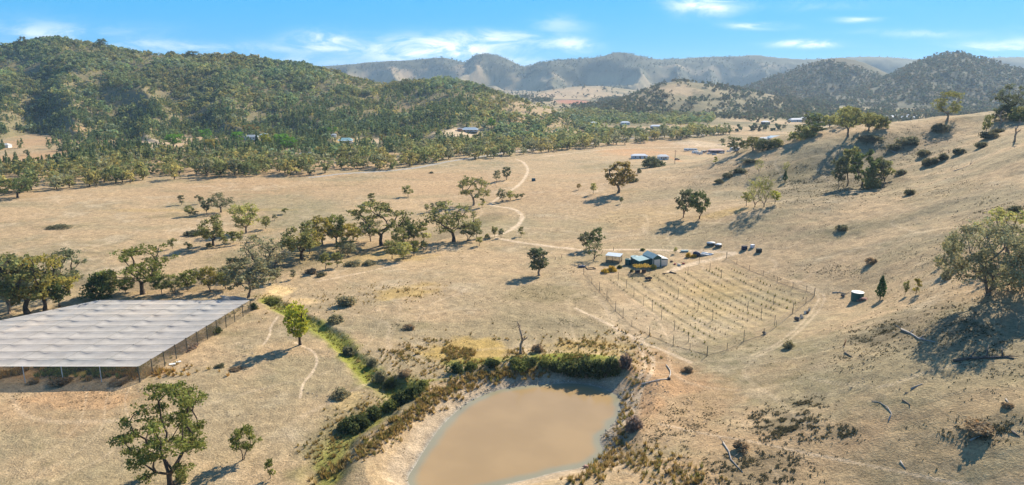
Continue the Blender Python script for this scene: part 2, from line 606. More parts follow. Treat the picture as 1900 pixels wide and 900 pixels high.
def hitline(P, k=4, dens=3):
    """pixel polyline -> smooth world polyline on the ground"""
    S = smooth_line(P, dens)
    H = hit(S[:, 0], S[:, 1])
    return smooth_line(H[:, :2], k)


# ------------------------------------------------------------------ ground sheet: one polar grid, cut into named pieces
na = 1150
ang = np.concatenate([np.linspace(-80, -43, 26)[:-1], np.linspace(-43, 43, na), np.linspace(43, 80, 26)[1:]])
rad = [2.0, 10, 20, 30, 40, 50, 58]
r = 64.0
while r < 7200:
    rad.append(r)
    r *= 1.0040 if r < 2200 else 1.0055
while r < 26000:
    rad.append(r); r *= 1.05
rad = np.array(rad)
AA, RR = np.meshgrid(np.radians(ang), rad)
GX = (RR * np.sin(AA)).ravel(); GY = (RR * np.cos(AA)).ravel()
GZ = Z(GX, GY)
NR, NA = RR.shape
GZ2 = GZ.reshape(NR, NA)
HORIZON = np.maximum.accumulate((GZ2 - CAMH) / RR, axis=0)
DIST = np.hypot(GX, GY)

# colours of the ground itself (albedo); dark and grey also paint hill shade
SOIL = {
    'straw': (0.465, 0.328, 0.185), 'grey': (0.31, 0.25, 0.145), 'pink': (0.45, 0.285, 0.15), 'pale': (0.70, 0.53, 0.35), 'yellow': (0.50, 0.33, 0.09),
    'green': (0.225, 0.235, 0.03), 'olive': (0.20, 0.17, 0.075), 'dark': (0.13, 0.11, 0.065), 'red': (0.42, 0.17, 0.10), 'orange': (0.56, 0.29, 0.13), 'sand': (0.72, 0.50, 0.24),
    'mud': (0.17, 0.14, 0.10), 'wood': (0.125, 0.12, 0.055),
}
SOIL = {k: np.array(v) for k, v in SOIL.items()}


def lerp(C, c, m):
    return C * (1 - m[:, None]) + c[None, :] * m[:, None]


n1 = fbm(GX, GY, 55, 4, 101); n2 = fbm(GX, GY, 14, 4, 103, 0.6); n3 = fbm(GX, GY, 3.2, 3, 107, 0.6); n4 = fbm(GX, GY, 160, 3, 109); n5 = fbm(GX, GY, 34, 4, 111, 0.62)
GC = np.tile(SOIL['straw'], (len(GX), 1))
GC = lerp(GC, SOIL['grey'], sst(0.42, 0.68, 0.5 * n1 + 0.5 * n2) * 0.75)
GC = lerp(GC, SOIL['pink'], sst(0.5, 0.75, n4) * 0.55)
GC = lerp(GC, SOIL['pale'], sst(0.60, 0.8, n2) * 0.35)
GC = lerp(GC, SOIL['olive'], sst(0.60, 0.78, 0.6 * n3 + 0.4 * n1) * 0.55)
GC = lerp(GC, np.array((0.51, 0.35, 0.19)), sst(0.52, 0.72, n5) * 0.5)
GC = lerp(GC, np.array((0.27, 0.235, 0.13)), sst(0.5, 0.7, fbm(GX * 0.5 + GY * 0.3, GY, 26, 4, 113, 0.6)) * 0.45)
# far ground: sampled by distance, larger patches
farm = sst(900, 1500, DIST)
f1 = fbm(GX, GY, 500, 4, 121); f2 = fbm(GX, GY, 160, 4, 123, 0.6)
GC = lerp(GC, np.array((0.30, 0.24, 0.125)), farm * 0.6)
zf, hidx = z_hills(GX, GY, True)


def blob(px, py, rx, ry, edge=0.35, nsc=6.0):
    """soft irregular patch given by its centre and size in the photo, laid out on the ground; returns the mask"""
    x, y, z, d = ground(px, py)
    y2 = ground(px, py - max(ry, 2))[1]; y3 = ground(px, py + max(ry, 2))[1]
    a = rx * d / FPX; b = max(abs(y2 - y3) / 2, 0.5)
    m = (np.abs(GX - x) < a * 2.2) & (np.abs(GY - y) < b * 2.2)
    out = np.zeros(len(GX))
    xs, ys = GX[m], GY[m]
    q = np.sqrt(((xs - x) / a) ** 2 + ((ys - y) / b) ** 2) + (fbm(xs, ys, max(nsc, a / 3), 4, int(px) % 97, 0.65) - 0.5) * 1.3
    out[m] = 1 - sst(1 - edge, 1 + edge, q)
    return out


def linemask(P, wd, soft=0.5, nz=0.6, box=12):
    m = (GX > P[:, 0].min() - box - wd) & (GX < P[:, 0].max() + box + wd) & (GY > P[:, 1].min() - box - wd) & (GY < P[:, 1].max() + box + wd)
    out = np.zeros(len(GX))
    xs, ys = GX[m], GY[m]
    d, s, _ = polydist(xs, ys, P)
    d = d + (fbm(xs, ys, 4, 3, 5) - 0.5) * nz * wd
    out[m] = 1 - sst(wd * (1 - soft), wd * (1 + soft), d)
    return out


PATCH = [  # soil, px, py, rx, ry, amount
    ('grey', 350, 790, 330, 80, 0.5), ('pink', 130, 760, 150, 40, 0.45), ('grey', 620, 560, 120, 30, 0.4), ('grey', 1000, 560, 150, 60, 0.45), ('grey', 1400, 560, 110, 50, 0.35),
    ('pale', 1260, 590, 130, 40, 0.25), ('pink', 1250, 740, 130, 60, 0.6), ('pink', 1400, 850, 200, 50, 0.45), ('pink', 1700, 820, 220, 70, 0.35), ('grey', 1750, 640, 150, 60, 0.5),
    ('yellow', 750, 542, 55, 14, 0.55), ('yellow', 860, 652, 95, 22, 0.75), ('yellow', 1090, 645, 70, 14, 0.55), ('green', 1040, 662, 115, 9, 0.9), ('green', 880, 672, 60, 6, 0.7),
    ('green', 760, 712, 50, 7, 0.9), ('green', 745, 735, 40, 7, 0.6), ('sand', 648, 745, 24, 16, 0.9), ('sand', 520, 541, 30, 12, 0.95), ('sand', 560, 560, 40, 8, 0.6), ('olive', 640, 770, 40, 40, 0.4),
    ('yellow', 1345, 395, 38, 6, 0.45), ('yellow', 1330, 540, 60, 16, 0.28), ('yellow', 1300, 575, 60, 14, 0.2), ('olive', 1560, 430, 60, 10, 0.3), ('yellow', 620, 880, 30, 20, 0.4),
    ('olive', 1010, 545, 70, 18, 0.4), ('dark', 1020, 600, 60, 10, 0.25), ('grey', 700, 600, 60, 20, 0.4), ('olive', 770, 605, 30, 8, 0.35),
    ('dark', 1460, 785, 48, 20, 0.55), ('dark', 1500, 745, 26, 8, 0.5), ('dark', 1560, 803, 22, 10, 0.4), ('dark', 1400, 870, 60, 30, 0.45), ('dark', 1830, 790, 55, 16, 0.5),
    ('dark', 1640, 620, 50, 18, 0.5), ('dark', 1830, 620, 80, 50, 0.35), ('dark', 1790, 470, 40, 20, 0.3), ('dark', 1540, 325, 80, 34, 0.6), ('grey', 1440, 350, 90, 30, 0.6), ('grey', 1600, 300, 90, 40, 0.5), ('dark', 1720, 262, 50, 26, 0.5), ('grey', 1800, 380, 90, 30, 0.5), ('dark', 1700, 600, 70, 34, 0.4), ('yellow', 1200, 400, 90, 20, 0.15), ('orange', 1240, 700, 60, 30, 0.35), ('orange', 1190, 740, 30, 40, 0.35), ('dark', 1470, 365, 60, 18, 0.4), ('olive', 1450, 330, 70, 20, 0.4),  # right hill gully: dark and grey patches paint dark grass and its shade
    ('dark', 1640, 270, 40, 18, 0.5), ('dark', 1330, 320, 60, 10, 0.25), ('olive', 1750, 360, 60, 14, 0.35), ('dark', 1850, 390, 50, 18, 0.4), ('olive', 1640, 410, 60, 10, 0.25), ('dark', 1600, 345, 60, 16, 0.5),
    ('orange', 1170, 282, 60, 8, 0.5), ('pink', 1250, 275, 90, 14, 0.55), ('orange', 160, 740, 120, 16, 0.3), ('orange', 1210, 660, 36, 20, 0.4), ('pale', 1310, 268, 70, 5, 0.5),
    ('olive', 110, 420, 40, 3, 0.6), ('yellow', 400, 390, 200, 3, 0.25), ('orange', 60, 692, 200, 9, 0.7), ('yellow', 60, 690, 200, 9, 0.3), ('green', 140, 690, 60, 7, 0.6), ('olive', 400, 620, 60, 6, 0.35), ('pink', 45, 265, 60, 14, 0.8), ('pink', 50, 292, 60, 14, 0.9), ('pale', 250, 268, 70, 7, 0.7), ('straw', 690, 137, 15, 8, 0.7), ('straw', 722, 132, 12, 9, 0.7), ('straw', 752, 137, 18, 9, 0.8), ('straw', 786, 134, 11, 8, 0.7), ('straw', 810, 136, 12, 8, 0.7), ('straw', 858, 134, 26, 9, 0.6), ('straw', 885, 128, 12, 10, 0.6), ('straw', 1000, 148, 50, 5, 0.5), ('straw', 1280, 132, 60, 5, 0.5), ('straw', 1360, 138, 50, 5, 0.5), ('straw', 1440, 124, 26, 5, 0.4),
    ('pale', 690, 265, 50, 8, 0.5), ('pale', 860, 250, 60, 8, 0.7), ('yellow', 640, 265, 22, 4, 0.5), ('straw', 990, 205, 70, 14, 0.8), ('straw', 1060, 172, 90, 10, 0.9), ('red', 1066, 189, 34, 4, 0.9), ('straw', 1260, 165, 34, 9, 0.9),
    ('straw', 1200, 238, 90, 5, 0.9), ('straw', 1320, 236, 100, 4, 0.9), ('straw', 1420, 226, 60, 4, 0.8), ('olive', 1130, 310, 60, 6, 0.35), ('green', 905, 408, 40, 10, 0.12), ('olive', 330, 400, 50, 5, 0.4),
    ('olive', 560, 480, 160, 25, 0.35), ('yellow', 560, 470, 60, 14, 0.3), ('pink', 350, 535, 120, 14, 0.4), ('yellow', 720, 470, 80, 12, 0.35), ('olive', 1190, 515, 60, 10, 0.35),
]
# woodland cover on the hills: litter and scrub under the trees
wood = np.zeros(len(GX))
hm = hidx >= 0
wood[hm] = 0.25 + 0.6 * sst(0.35, 0.6, f2[hm])
farr = (hidx == 4)
wood[farr] = sst(0.40, 0.56, fbm(GX[farr], GY[farr], 420, 4, 127, 0.62))
zrel = GZ / 260
wood[farr] = np.clip(wood[farr] * 0.85 + 0.9 * sst(0.30, 0.7, zrel[farr]), 0, 0.97)
wood[(hidx == 2) | (hidx == 3)] = 0.85
wood[hidx == 1] *= 1.0
wood[hidx == 5] *= 0.4
GC = lerp(GC, SOIL['wood'], wood)
GC = lerp(GC, np.array((0.23, 0.19, 0.10)), wood * (hidx >= 0) * (hidx < 2) * 0.85)
GC = lerp(GC, np.array((0.095, 0.095, 0.055)), wood * (hidx >= 2) * 0.8)
GC = lerp(GC, np.array((0.15, 0.125, 0.075)), ((hidx == 2) | (hidx == 3)) * sst(0.35, 0.7, f2) * 0.8)
GREENFAR = farm * sst(0.5, 0.6, f2) * (hidx < 0)
GC = lerp(GC, SOIL['wood'], GREENFAR * 0.8)
hp = (GX, GY)
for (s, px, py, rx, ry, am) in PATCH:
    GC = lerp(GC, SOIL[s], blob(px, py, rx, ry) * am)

# green and yellow grass in the gullies
GC = lerp(GC, SOIL['green'], linemask(GULLY, 3.0, 0.6, 1.2) * 0.9)
GC = lerp(GC, SOIL['olive'], linemask(GULLY2, 5.5, 0.6, 1.5) * 0.8)
GC = lerp(GC, SOIL['green'], linemask(GULLY2, 2.2, 0.6, 1.5) * 0.55)
GC = lerp(GC, SOIL['dark'], linemask(CREEK, 5.5, 0.6, 1.2) * 0.45)
# stock trails winding over the pasture
_m = (DIST < 520) & (hidx < 0)
_t = np.zeros(len(GX))
for sc_, sd_0 in ((90, 501), (60, 503)):
    _n = fbm(GX[_m], GY[_m], sc_, 2, sd_0)
    for lv_ in (0.42, 0.5, 0.58):
        _t[_m] = np.maximum(_t[_m], 1 - sst(0.0, 0.34 / sc_ * 1.2, np.abs(_n - lv_)))
_t *= sst(0.40, 0.60, fbm(GX, GY, 40, 3, 507))
GC = lerp(GC, SOIL['pale'], _t * 0.3)
# bank of the dam
_b = (GX > -60) & (GX < 60) & (GY > 60) & (GY < 200)
d_, _, _ = polydist(GX[_b], GY[_b], np.vstack([POND, POND[:1]]))
PD = np.full(len(GX), 99.0)
PD[_b] = np.where(inside(GX[_b], GY[_b], POND), -d_, d_)
nb = fbm(GX, GY, 1.6, 3, 131)
GC = lerp(GC, np.array((0.47, 0.36, 0.24)), (1 - sst(3.5, 6.5, PD + 2 * nb)) * 0.85)
GC = lerp(GC, np.array((0.30, 0.25, 0.19)), (1 - sst(0.6, 2.2, PD + 1.2 * nb)) * 0.8)
GC = lerp(GC, np.array((0.42, 0.40, 0.33)), (1 - sst(0.2, 0.9, PD + 0.5 * nb)) * 0.6)

TRACKS = [  # name, label, pixel line, half width m, amount, soil, twin wheel ruts
    ('dirt_track', [(958, 296), (972, 302), (979, 318), (966, 340), (944, 356), (918, 372), (911, 380), (930, 384), (955, 389), (969, 402), (962, 416), (945, 428), (920, 437), (904, 437)], 1.15, 0.9, 'pale', 0),
    ('dirt_track', [(922, 442), (960, 449), (1010, 456), (1055, 461), (1090, 464), (1150, 463), (1200, 463), (1260, 465), (1310, 466), (1358, 469)], 1.2, 0.9, 'pale', 0),
    ('dirt_track', [(1360, 470), (1335, 479), (1300, 486), (1270, 494), (1244, 504)], 1.5, 0.85, 'pale', 0),
    ('dirt_track', [(1470, 520), (1510, 538), (1524, 552), (1516, 572), (1500, 592), (1475, 616), (1440, 642), (1400, 660)], 1.3, 0.38, 'pale', 1),
    ('foot_path', [(1068, 572), (1110, 592), (1150, 612), (1190, 634), (1235, 652), (1280, 672)], 0.6, 0.8, 'pale', 0),
    ('dirt_track', [(1180, 625), (1198, 650), (1204, 680), (1186, 716), (1168, 760), (1160, 790)], 1.6, 0.6, 'pale', 1),
    ('foot_path', [(1222, 786), (1290, 801), (1350, 812), (1420, 824), (1500, 842), (1580, 857), (1660, 873), (1740, 890), (1800, 900)], 0.3, 0.55, 'pale', 0),
    ('foot_path', [(516, 587), (503, 606), (500, 622), (488, 640)], 0.35, 0.8, 'pale', 0),
    ('foot_path', [(548, 636), (580, 652), (588, 670), (580, 690), (563, 712), (557, 738)], 0.35, 0.8, 'pale', 0),
    ('foot_path', [(590, 522), (640, 512), (700, 500), (735, 488)], 0.7, 0.55, 'pale', 0),
    ('dirt_track', [(1142, 279), (1190, 280), (1226, 284), (1240, 290), (1262, 300)], 2.2, 0.6, 'orange', 0),
    ('dirt_track', [(1010, 290), (1080, 282), (1150, 276), (1230, 274), (1290, 272), (1292, 266), (1260, 264)], 2.2, 0.5, 'pale', 0),
    ('foot_path', [(0, 432), (90, 424), (200, 410), (320, 401), (440, 388), (560, 368)], 0.8, 0.35, 'olive', 0),
    ('foot_path', [(1500, 700), (1560, 712), (1640, 716), (1720, 690), (1800, 672)], 0.5, 0.3, 'pale', 1),
    ('foot_path', [(1440, 640), (1380, 690), (1440, 740), (1500, 790)], 0.5, 0.3, 'pale', 1),
]
piece = np.zeros(len(GX), dtype=int)     # 0 ground
NAMES = ['ground']
LAB = {'ground': None}
for i, (nm, P, wd, am, soil, twin) in enumerate(TRACKS):
    L = hitline(P)
    if twin:
        D = np.gradient(L, axis=0); N = np.stack([-D[:, 1], D[:, 0]], -1); N /= (np.linalg.norm(N, axis=1)[:, None] + 1e-9)
        m = np.maximum(linemask(L + N * wd * 0.62, wd * 0.34, 0.5, 0.8), linemask(L - N * wd * 0.62, wd * 0.34, 0.5, 0.8))
    else:
        m = linemask(L, wd, 0.55, 1.1)
    GC = lerp(GC, SOIL[soil], m * am)
    piece[m > 0.5] = len(NAMES)
    NAMES.append(nm)
_Q = [np.array(ground(*p)[:2]) for p in ((1118, 520), (1300, 645), (1500, 552), (1352, 492))]
for i in range(12):
    s_ = (i + 0.6) / 12
    L = np.array([_Q[0] + (_Q[3] - _Q[0]) * s_, _Q[1] + (_Q[2] - _Q[1]) * s_])
    GC = lerp(GC, np.array((0.23, 0.19, 0.095)), linemask(L, 0.55, 0.5, 1.2) * (0.5 + 0.2 * math.sin(i * 2.1)))
    GC = lerp(GC, np.array((0.52, 0.39, 0.19)), linemask(L + (_Q[3] - _Q[0]) / 24, 0.9, 0.5, 1.0) * 0.4)
ROADL = hitline([(560, 338), (640, 330), (740, 322), (830, 306), (920, 291), (1010, 279), (1100, 270), (1190, 262), (1280, 255), (1340, 249)])
m = linemask(ROADL + np.array([0, 26.0]), 2.9, 0.15, 0.0)
GC = lerp(GC, np.array((0.40, 0.38, 0.34)), m * 0.9)
piece[m > 0.5] = len(NAMES); NAMES.append('road')
ROAD2 = hitline([(840, 243), (880, 240), (930, 243), (1000, 247), (1070, 238), (1120, 234)])
m = linemask(ROAD2, 3.0, 0.3, 0.0)
GC = lerp(GC, SOIL['pale'], m * 0.6)
piece[(PD < 5.0) & (PD > -30)] = len(NAMES); NAMES.append('pond_bank')
PIECE_HILL = len(NAMES); NAMES.append('hills')
piece[(hidx >= 0) & (zf > 4) & (DIST > 800)] = PIECE_HILL
GC = GC * (0.86 + 0.28 * fbm(GX, GY, 1.1, 2, 141))[:, None]

gm = bpy.data.materials.new('ground_soil')
gm.use_nodes = True
gm.node_tree.nodes.clear()
g = NT(gm.node_tree)
at = g.n('ShaderNodeAttribute', attribute_name='Col')
geo = g.n('ShaderNodeNewGeometry')
pos = geo.outputs['Position']
cd = g.n('ShaderNodeVectorMath', operation='LENGTH')
g.link(pos, cd.inputs[0])
near = g.ramp(cd.outputs['Value'], 250.0, 900.0, 1.0, 0.15)
fine = g.noise(pos, 2.4, 5.0, 0.7)
mid = g.noise(pos, 0.35, 5.0, 0.65, 0.5)
k1 = g.ramp(fine, 0.3, 0.72, 0.70, 1.26)
k2 = g.ramp(mid, 0.3, 0.7, 0.82, 1.16)
c = g.mix(1.0, at.outputs['Color'], g.math('MULTIPLY', k1, k2), 'MULTIPLY')
sp = g.noise(pos, 1.3, 4.0, 0.75, 0.2)
spc = g.noise(pos, 0.07, 3.0, 0.6)
spm = g.math('MULTIPLY', g.ramp(sp, 0.615, 0.68), g.ramp(spc, 0.42, 0.58, 0.15, 1.0))
c = g.mix(g.math('MULTIPLY', g.math('MULTIPLY', spm, near), 0.75), c, (0.10, 0.085, 0.05))
sp2 = g.noise(pos, 3.1, 3.0, 0.7)
c = g.mix(g.math('MULTIPLY', g.math('MULTIPLY', g.ramp(sp2, 0.64, 0.7), near), 0.5), c, (0.62, 0.53, 0.38))
bp = g.n('ShaderNodeBump')
bp.inputs['Strength'].default_value = 0.75
bp.inputs['Distance'].default_value = 0.35
g.link(g.math('ADD', g.math('MULTIPLY', sp, 0.5), g.math('ADD', fine, g.math('MULTIPLY', mid, 1.5))), bp.inputs['Height'])
bs = g.n('ShaderNodeBsdfPrincipled')
bs.inputs['Roughness'].default_value = 0.95
bs.inputs['Specular IOR Level'].default_value = 0.1
g.link(c, bs.inputs['Base Color'])
g.link(bp.outputs[0], bs.inputs['Normal'])
mo = g.n('ShaderNodeOutputMaterial')
g.link(bs.outputs[0], mo.inputs[0])

GV = np.stack([GX, GY, GZ], -1)
ii = np.arange((NR - 1) * NA).reshape(NR - 1, NA)[:, :-1].ravel()
GF = np.stack([ii, ii + 1, ii + 1 + NA, ii + NA], -1)
fp = piece[GF[:, 0]]
for i, nm in enumerate(NAMES):
    sel = GF[fp == i]
    if not len(sel): continue
    used, inv = np.unique(sel.ravel(), return_inverse=True)
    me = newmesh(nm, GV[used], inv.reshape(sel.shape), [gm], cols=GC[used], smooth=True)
    tag(link(nm, me), kind='structure')


# ------------------------------------------------------------------ plain materials
def mat(name, col, rough=0.8, metal=0.0, var=0.12, scale=1.5, spec=0.3, objcol=False, bump=0.0):
    m = bpy.data.materials.new(name)
    m.use_nodes = True
    m.node_tree.nodes.clear()
    t = NT(m.node_tree)
    tcd = t.n('ShaderNodeTexCoord')
    nzz = t.noise(tcd.outputs['Object'], scale, 4.0, 0.6)
    base = t.mix(1.0, col, t.ramp(nzz, 0.25, 0.75, 1 - var, 1 + var), 'MULTIPLY')
    if objcol:
        oi = t.n('ShaderNodeObjectInfo')
        base = t.mix(1.0, base, oi.outputs['Color'], 'MULTIPLY')
    b = t.n('ShaderNodeBsdfPrincipled')
    b.inputs['Roughness'].default_value = rough
    b.inputs['Metallic'].default_value = metal
    b.inputs['Specular IOR Level'].default_value = spec
    t.link(base, b.inputs['Base Color'])
    if bump:
        bb = t.n('ShaderNodeBump'); bb.inputs['Strength'].default_value = bump; bb.inputs['Distance'].default_value = 0.1
        t.link(nzz, bb.inputs['Height']); t.link(bb.outputs[0], b.inputs['Normal'])
    o = t.n('ShaderNodeOutputMaterial')
    t.link(b.outputs[0], o.inputs[0])
    return m


def leafmat(name='leaves', trans=0.35, gain=1.0):
    m = bpy.data.materials.new(name)
    m.use_nodes = True
    m.node_tree.nodes.clear()
    t = NT(m.node_tree)
    a = t.n('ShaderNodeAttribute', attribute_name='Col')
    oi = t.n('ShaderNodeObjectInfo')
    base = t.mix(1.0, a.outputs['Color'], oi.outputs['Color'], 'MULTIPLY')
    base = t.mix(1.0, base, (gain, gain, gain), 'MULTIPLY')
    d = t.n('ShaderNodeBsdfDiffuse'); t.link(base, d.inputs[0])
    tr = t.n('ShaderNodeBsdfTranslucent'); t.link(base, tr.inputs[0])
    mx = t.n('ShaderNodeMixShader'); mx.inputs[0].default_value = trans
    t.link(d.outputs[0], mx.inputs[1]); t.link(tr.outputs[0], mx.inputs[2])
    o = t.n('ShaderNodeOutputMaterial'); t.link(mx.outputs[0], o.inputs[0])
    return m


M = dict(
    leaf=leafmat('leaves', 0.45, 1.95), grassleaf=leafmat('grass_blades', 0.35), bark=mat('bark', (0.17, 0.13, 0.095), 0.95, var=0.4, scale=1.2, objcol=True), deadwood=mat('dead_wood', (0.34, 0.31, 0.28), 0.9, var=0.3),
    darkwood=mat('dark_wood', (0.12, 0.10, 0.085), 0.9, var=0.3), galv=mat('galvanised_steel', (0.55, 0.60, 0.63), 0.45, 0.3, var=0.1), green_steel=mat('green_steel', (0.02, 0.10, 0.09), 0.5, var=0.1),
    white=mat('white_paint', (0.78, 0.78, 0.75), 0.6, var=0.06), cream=mat('cream_door', (0.68, 0.66, 0.60), 0.6, var=0.08), post=mat('post', (0.10, 0.10, 0.075), 0.85, var=0.25),
    glass=mat('dark_glass', (0.03, 0.04, 0.05), 0.1, var=0.0, spec=0.8), tyre=mat('tyre', (0.02, 0.02, 0.02), 0.9), redroof=mat('red_roof', (0.42, 0.16, 0.10), 0.7),
    blue_roof=mat('pale_blue_roof', (0.33, 0.46, 0.45), 0.6, 0.0), rock=mat('rock', (0.30, 0.27, 0.23), 0.95, var=0.3, bump=0.4), pipe=mat('grey_pipe', (0.50, 0.47, 0.42), 0.6),
    paint=mat('object_paint', (1, 1, 1), 0.75, var=0.08, objcol=True, spec=0.15), tarp=mat('dark_tarp', (0.04, 0.055, 0.10), 0.6, var=0.3), wirepost=mat('wire', (0.20, 0.19, 0.16), 0.6), brown=mat('brown', (0.2, 0.10, 0.05), 0.9, var=0.3),
)

# ------------------------------------------------------------------ trees
def tree_geo(seed, h, w, base=0.3, ncl=20, leaves=90, ls=0.4, rc=0.33, stems=1, lean=0.0, flat=0.65, thick=0.03, k=6, bare=False, dome=0.5):
    """returns (trunk MB, crown V, crown F, crown colours): trunk and limbs grow out to every leaf clump"""
    rg = np.random.default_rng(seed)
    cz0, cz1 = h * base, h
    C = []
    ph = rg.uniform(0, 6.28, 3)
    tries = 0
    sep_ = w * 0.5 * rc * 1.15
    while len(C) < ncl and tries < 4000:
        tries += 1
        a = rg.uniform(0, 2 * math.pi)
        t = rg.uniform(0.0, 1.0)
        zt = cz0 + (cz1 - cz0) * (0.08 + 0.84 * t)
        prof = math.sin(math.pi * (0.18 + 0.72 * t) ** (0.6 + dome)) ** 0.7
        rmax = w * 0.5 * prof * (1 + 0.22 * math.sin(2 * a + ph[0]) + 0.14 * math.sin(3 * a + ph[1] + 3 * t)) * (1 - rc * 0.55)
        rr = rmax * (rg.uniform(0.25, 1.0) ** 0.5)
        p = np.array([rr * math.cos(a) + lean * h * (zt / h), rr * math.sin(a), zt - h * rc * 0.12])
        if all(np.linalg.norm((p - q) * np.array([1, 1, 1.25])) > sep_ for q in C):
            C.append(p)
        elif tries % 300 == 0:
            sep_ *= 0.85
    C = np.array(C)
    nodes = []; par = []

    def addn(p, q):
        nodes.append(np.array(p, float)); par.append(q); return len(nodes) - 1
    starts = []
    for s in range(stems):
        off = np.array([rg.normal(0, .25), rg.normal(0, .25), 0]) * (w * 0.06 if stems > 1 else 0)
        b = addn(off + np.array([0, 0, -0.4]), -1)
        fork = h * base * (0.75 if stems == 1 else 0.4)
        tilt = np.array([rg.normal(0, 0.05) + lean, rg.normal(0, 0.05), 0]) * (1 if stems == 1 else 3.0)
        m1 = addn(off + np.array([0, 0, fork * 0.5]) + tilt * fork * 0.5 + rg.normal(0, 0.012 * h, 3) * [1, 1, 0], b)
        m2 = addn(off + np.array([0, 0, fork]) + tilt * fork, m1)
        starts.append(m2)
    order = np.argsort([min(np.linalg.norm(c - nodes[s]) for s in starts) for c in C])
    cost0 = {s: 0.0 for s in starts}
    tips = []
    for ci in order:
        c = C[ci]
        best = None
        for n_, pl in cost0.items():
            d = np.linalg.norm(c - nodes[n_])
            up = max(0, nodes[n_][2] - c[2] + 0.02 * h)
            sc = d + 0.30 * pl + 1.6 * up
            if best is None or sc < best[0]: best = (sc, n_, d)
        _, n_, d = best
        a = nodes[n_]
        dirp = (a - nodes[par[n_]]) if par[n_] >= 0 else np.array([0, 0, 1.0])
        dirp = dirp / (np.linalg.norm(dirp) + 1e-6)
        m1 = a + (c - a) * 0.35 + dirp * d * 0.10 + rg.normal(0, 0.05, 3) * d
        m2 = a + (c - a) * 0.70 + dirp * d * 0.06 + rg.normal(0, 0.05, 3) * d + np.array([0, 0, 0.03 * d])
        i1 = addn(m1, n_); cost0[i1] = cost0[n_] + d * 0.35
        i2 = addn(m2, i1); cost0[i2] = cost0[i1] + d * 0.35
        i3 = addn(c, i2); cost0[i3] = cost0[i2] + d * 0.3
        tips.append(i3)
    N = len(nodes)
    area = np.zeros(N)
    kids = [[] for _ in range(N)]
    for i, p in enumerate(par):
        if p >= 0: kids[p].append(i)
    for i in range(N - 1, -1, -1):
        area[i] = sum(area[j] for j in kids[i]) if kids[i] else 1.0
    rad_ = thick * h / math.sqrt(stems) * (area / area.max()) ** 0.48
    mb = MB()
    for i in range(N):
        if par[i] < 0: continue
        j = par[i]
        r0 = min(rad_[j], rad_[i] * 1.35)
        if par[j] < 0: r0 = rad_[i] * 1.6
        mb.tube([nodes[j], nodes[i]], [r0, rad_[i]], k if rad_[i] > 0.06 else 4, cap=not kids[i])
    if bare:
        for tnode in tips:
            for _ in range(3):
                dd = rg.normal(0, 1, 3); dd[2] = abs(dd[2]); dd *= w * 0.09
                mb.tube([nodes[tnode], nodes[tnode] + dd], [0.04, 0.015], 4)
    # leaves
    V, F, K = [], [], []
    rcl = w * 0.5 * rc
    if leaves:
        for c in C:
            n = int(leaves * rg.uniform(0.7, 1.3))
            sub = rg.normal(0, 1, (max(3, n // 18), 3)); sub /= np.linalg.norm(sub, axis=1)[:, None]
            sub = sub * (rg.uniform(0.3, 1.0, (len(sub), 1)) ** 0.6) * rcl * rg.uniform(0.8, 1.15)
            sub[:, 2] *= flat
            pick = rg.integers(0, len(sub), n)
            p = c + sub[pick] + rg.normal(0, 0.25, (n, 3)) * rcl * np.array([1, 1, flat])
            K.append(leafquads(rg, p, ls, rg.uniform(0.72, 1.22)))
        o = 0
        for (v_, c_) in K:
            V.append(v_)
        cols = np.vstack([c_ for _, c_ in K])
        V = np.vstack(V)
        F = np.arange(len(V)).reshape(-1, 4)
        return mb, V, F, cols
    return mb, None, None, None


def leafquads(rg, p, ls, tone=1.0, asp=0.62):
    n = len(p)
    a = rg.normal(0, 1, (n, 3)); a[:, 2] -= 0.35
    a /= np.linalg.norm(a, axis=1)[:, None]
    b = np.cross(a, rg.normal(0, 1, (n, 3))); b /= (np.linalg.norm(b, axis=1)[:, None] + 1e-9)
    s = ls * rg.uniform(0.55, 1.4, (n, 1))
    a = a * s; b = b * s * asp
    v = np.stack([p - a, p + b * 0.9 - a * 0.1, p + a, p - b * 0.9 + a * 0.15], 1).reshape(-1, 3)
    t = tone * rg.uniform(0.75, 1.3, n)
    warm = rg.normal(0, 0.08, n)
    c = np.stack([t * (1 + warm), t, t * (1 - warm)], -1)
    return v, np.repeat(c, 4, axis=0)


def near_shape(**k):
    mb, V, F, c = tree_geo(**k)
    tm = newmesh('trunk', mb.v, mb.f, [M['bark']], smooth=True)
    cm = newmesh('crown', V, F, [M['leaf']], cols=c) if V is not None else None
    return dict(t=tm, c=cm, h=k['h'], w=k['w'])


SH = {}
SH['spread'] = [near_shape(seed=11 + i, h=16, w=17, base=0.30, ncl=28, leaves=100, ls=0.35, rc=0.22 + 0.025 * (i % 3), flat=0.5 + 0.08 * (i % 4), stems=1 + (i == 4)) for i in range(6)]
SH['round'] = [near_shape(seed=31 + i, h=13, w=12, base=0.24, ncl=24, leaves=110, ls=0.36, rc=0.25 + 0.03 * (i % 3), lean=0.04 * (i - 2)) for i in range(5)]
SH['tall'] = [near_shape(seed=51 + i, h=13, w=8.5, base=0.26, ncl=20, leaves=120, ls=0.36, rc=0.36, lean=0.05) for i in range(4)]
SH['multi'] = [near_shape(seed=71 + i, h=8, w=7, base=0.28, ncl=16, leaves=110, ls=0.28, rc=0.36, stems=2 + i % 3, thick=0.03, lean=0.04 * (i - 2)) for i in range(5)]
SH['sap'] = [near_shape(seed=91 + i, h=5, w=3, base=0.30, ncl=8, leaves=100, ls=0.2, rc=0.55, thick=0.018, k=5) for i in range(4)]
SH['bush'] = [near_shape(seed=111 + i, h=5, w=7, base=0.02, ncl=20, leaves=130, ls=0.26, rc=0.36, stems=3, thick=0.02, dome=0.1) for i in range(4)]
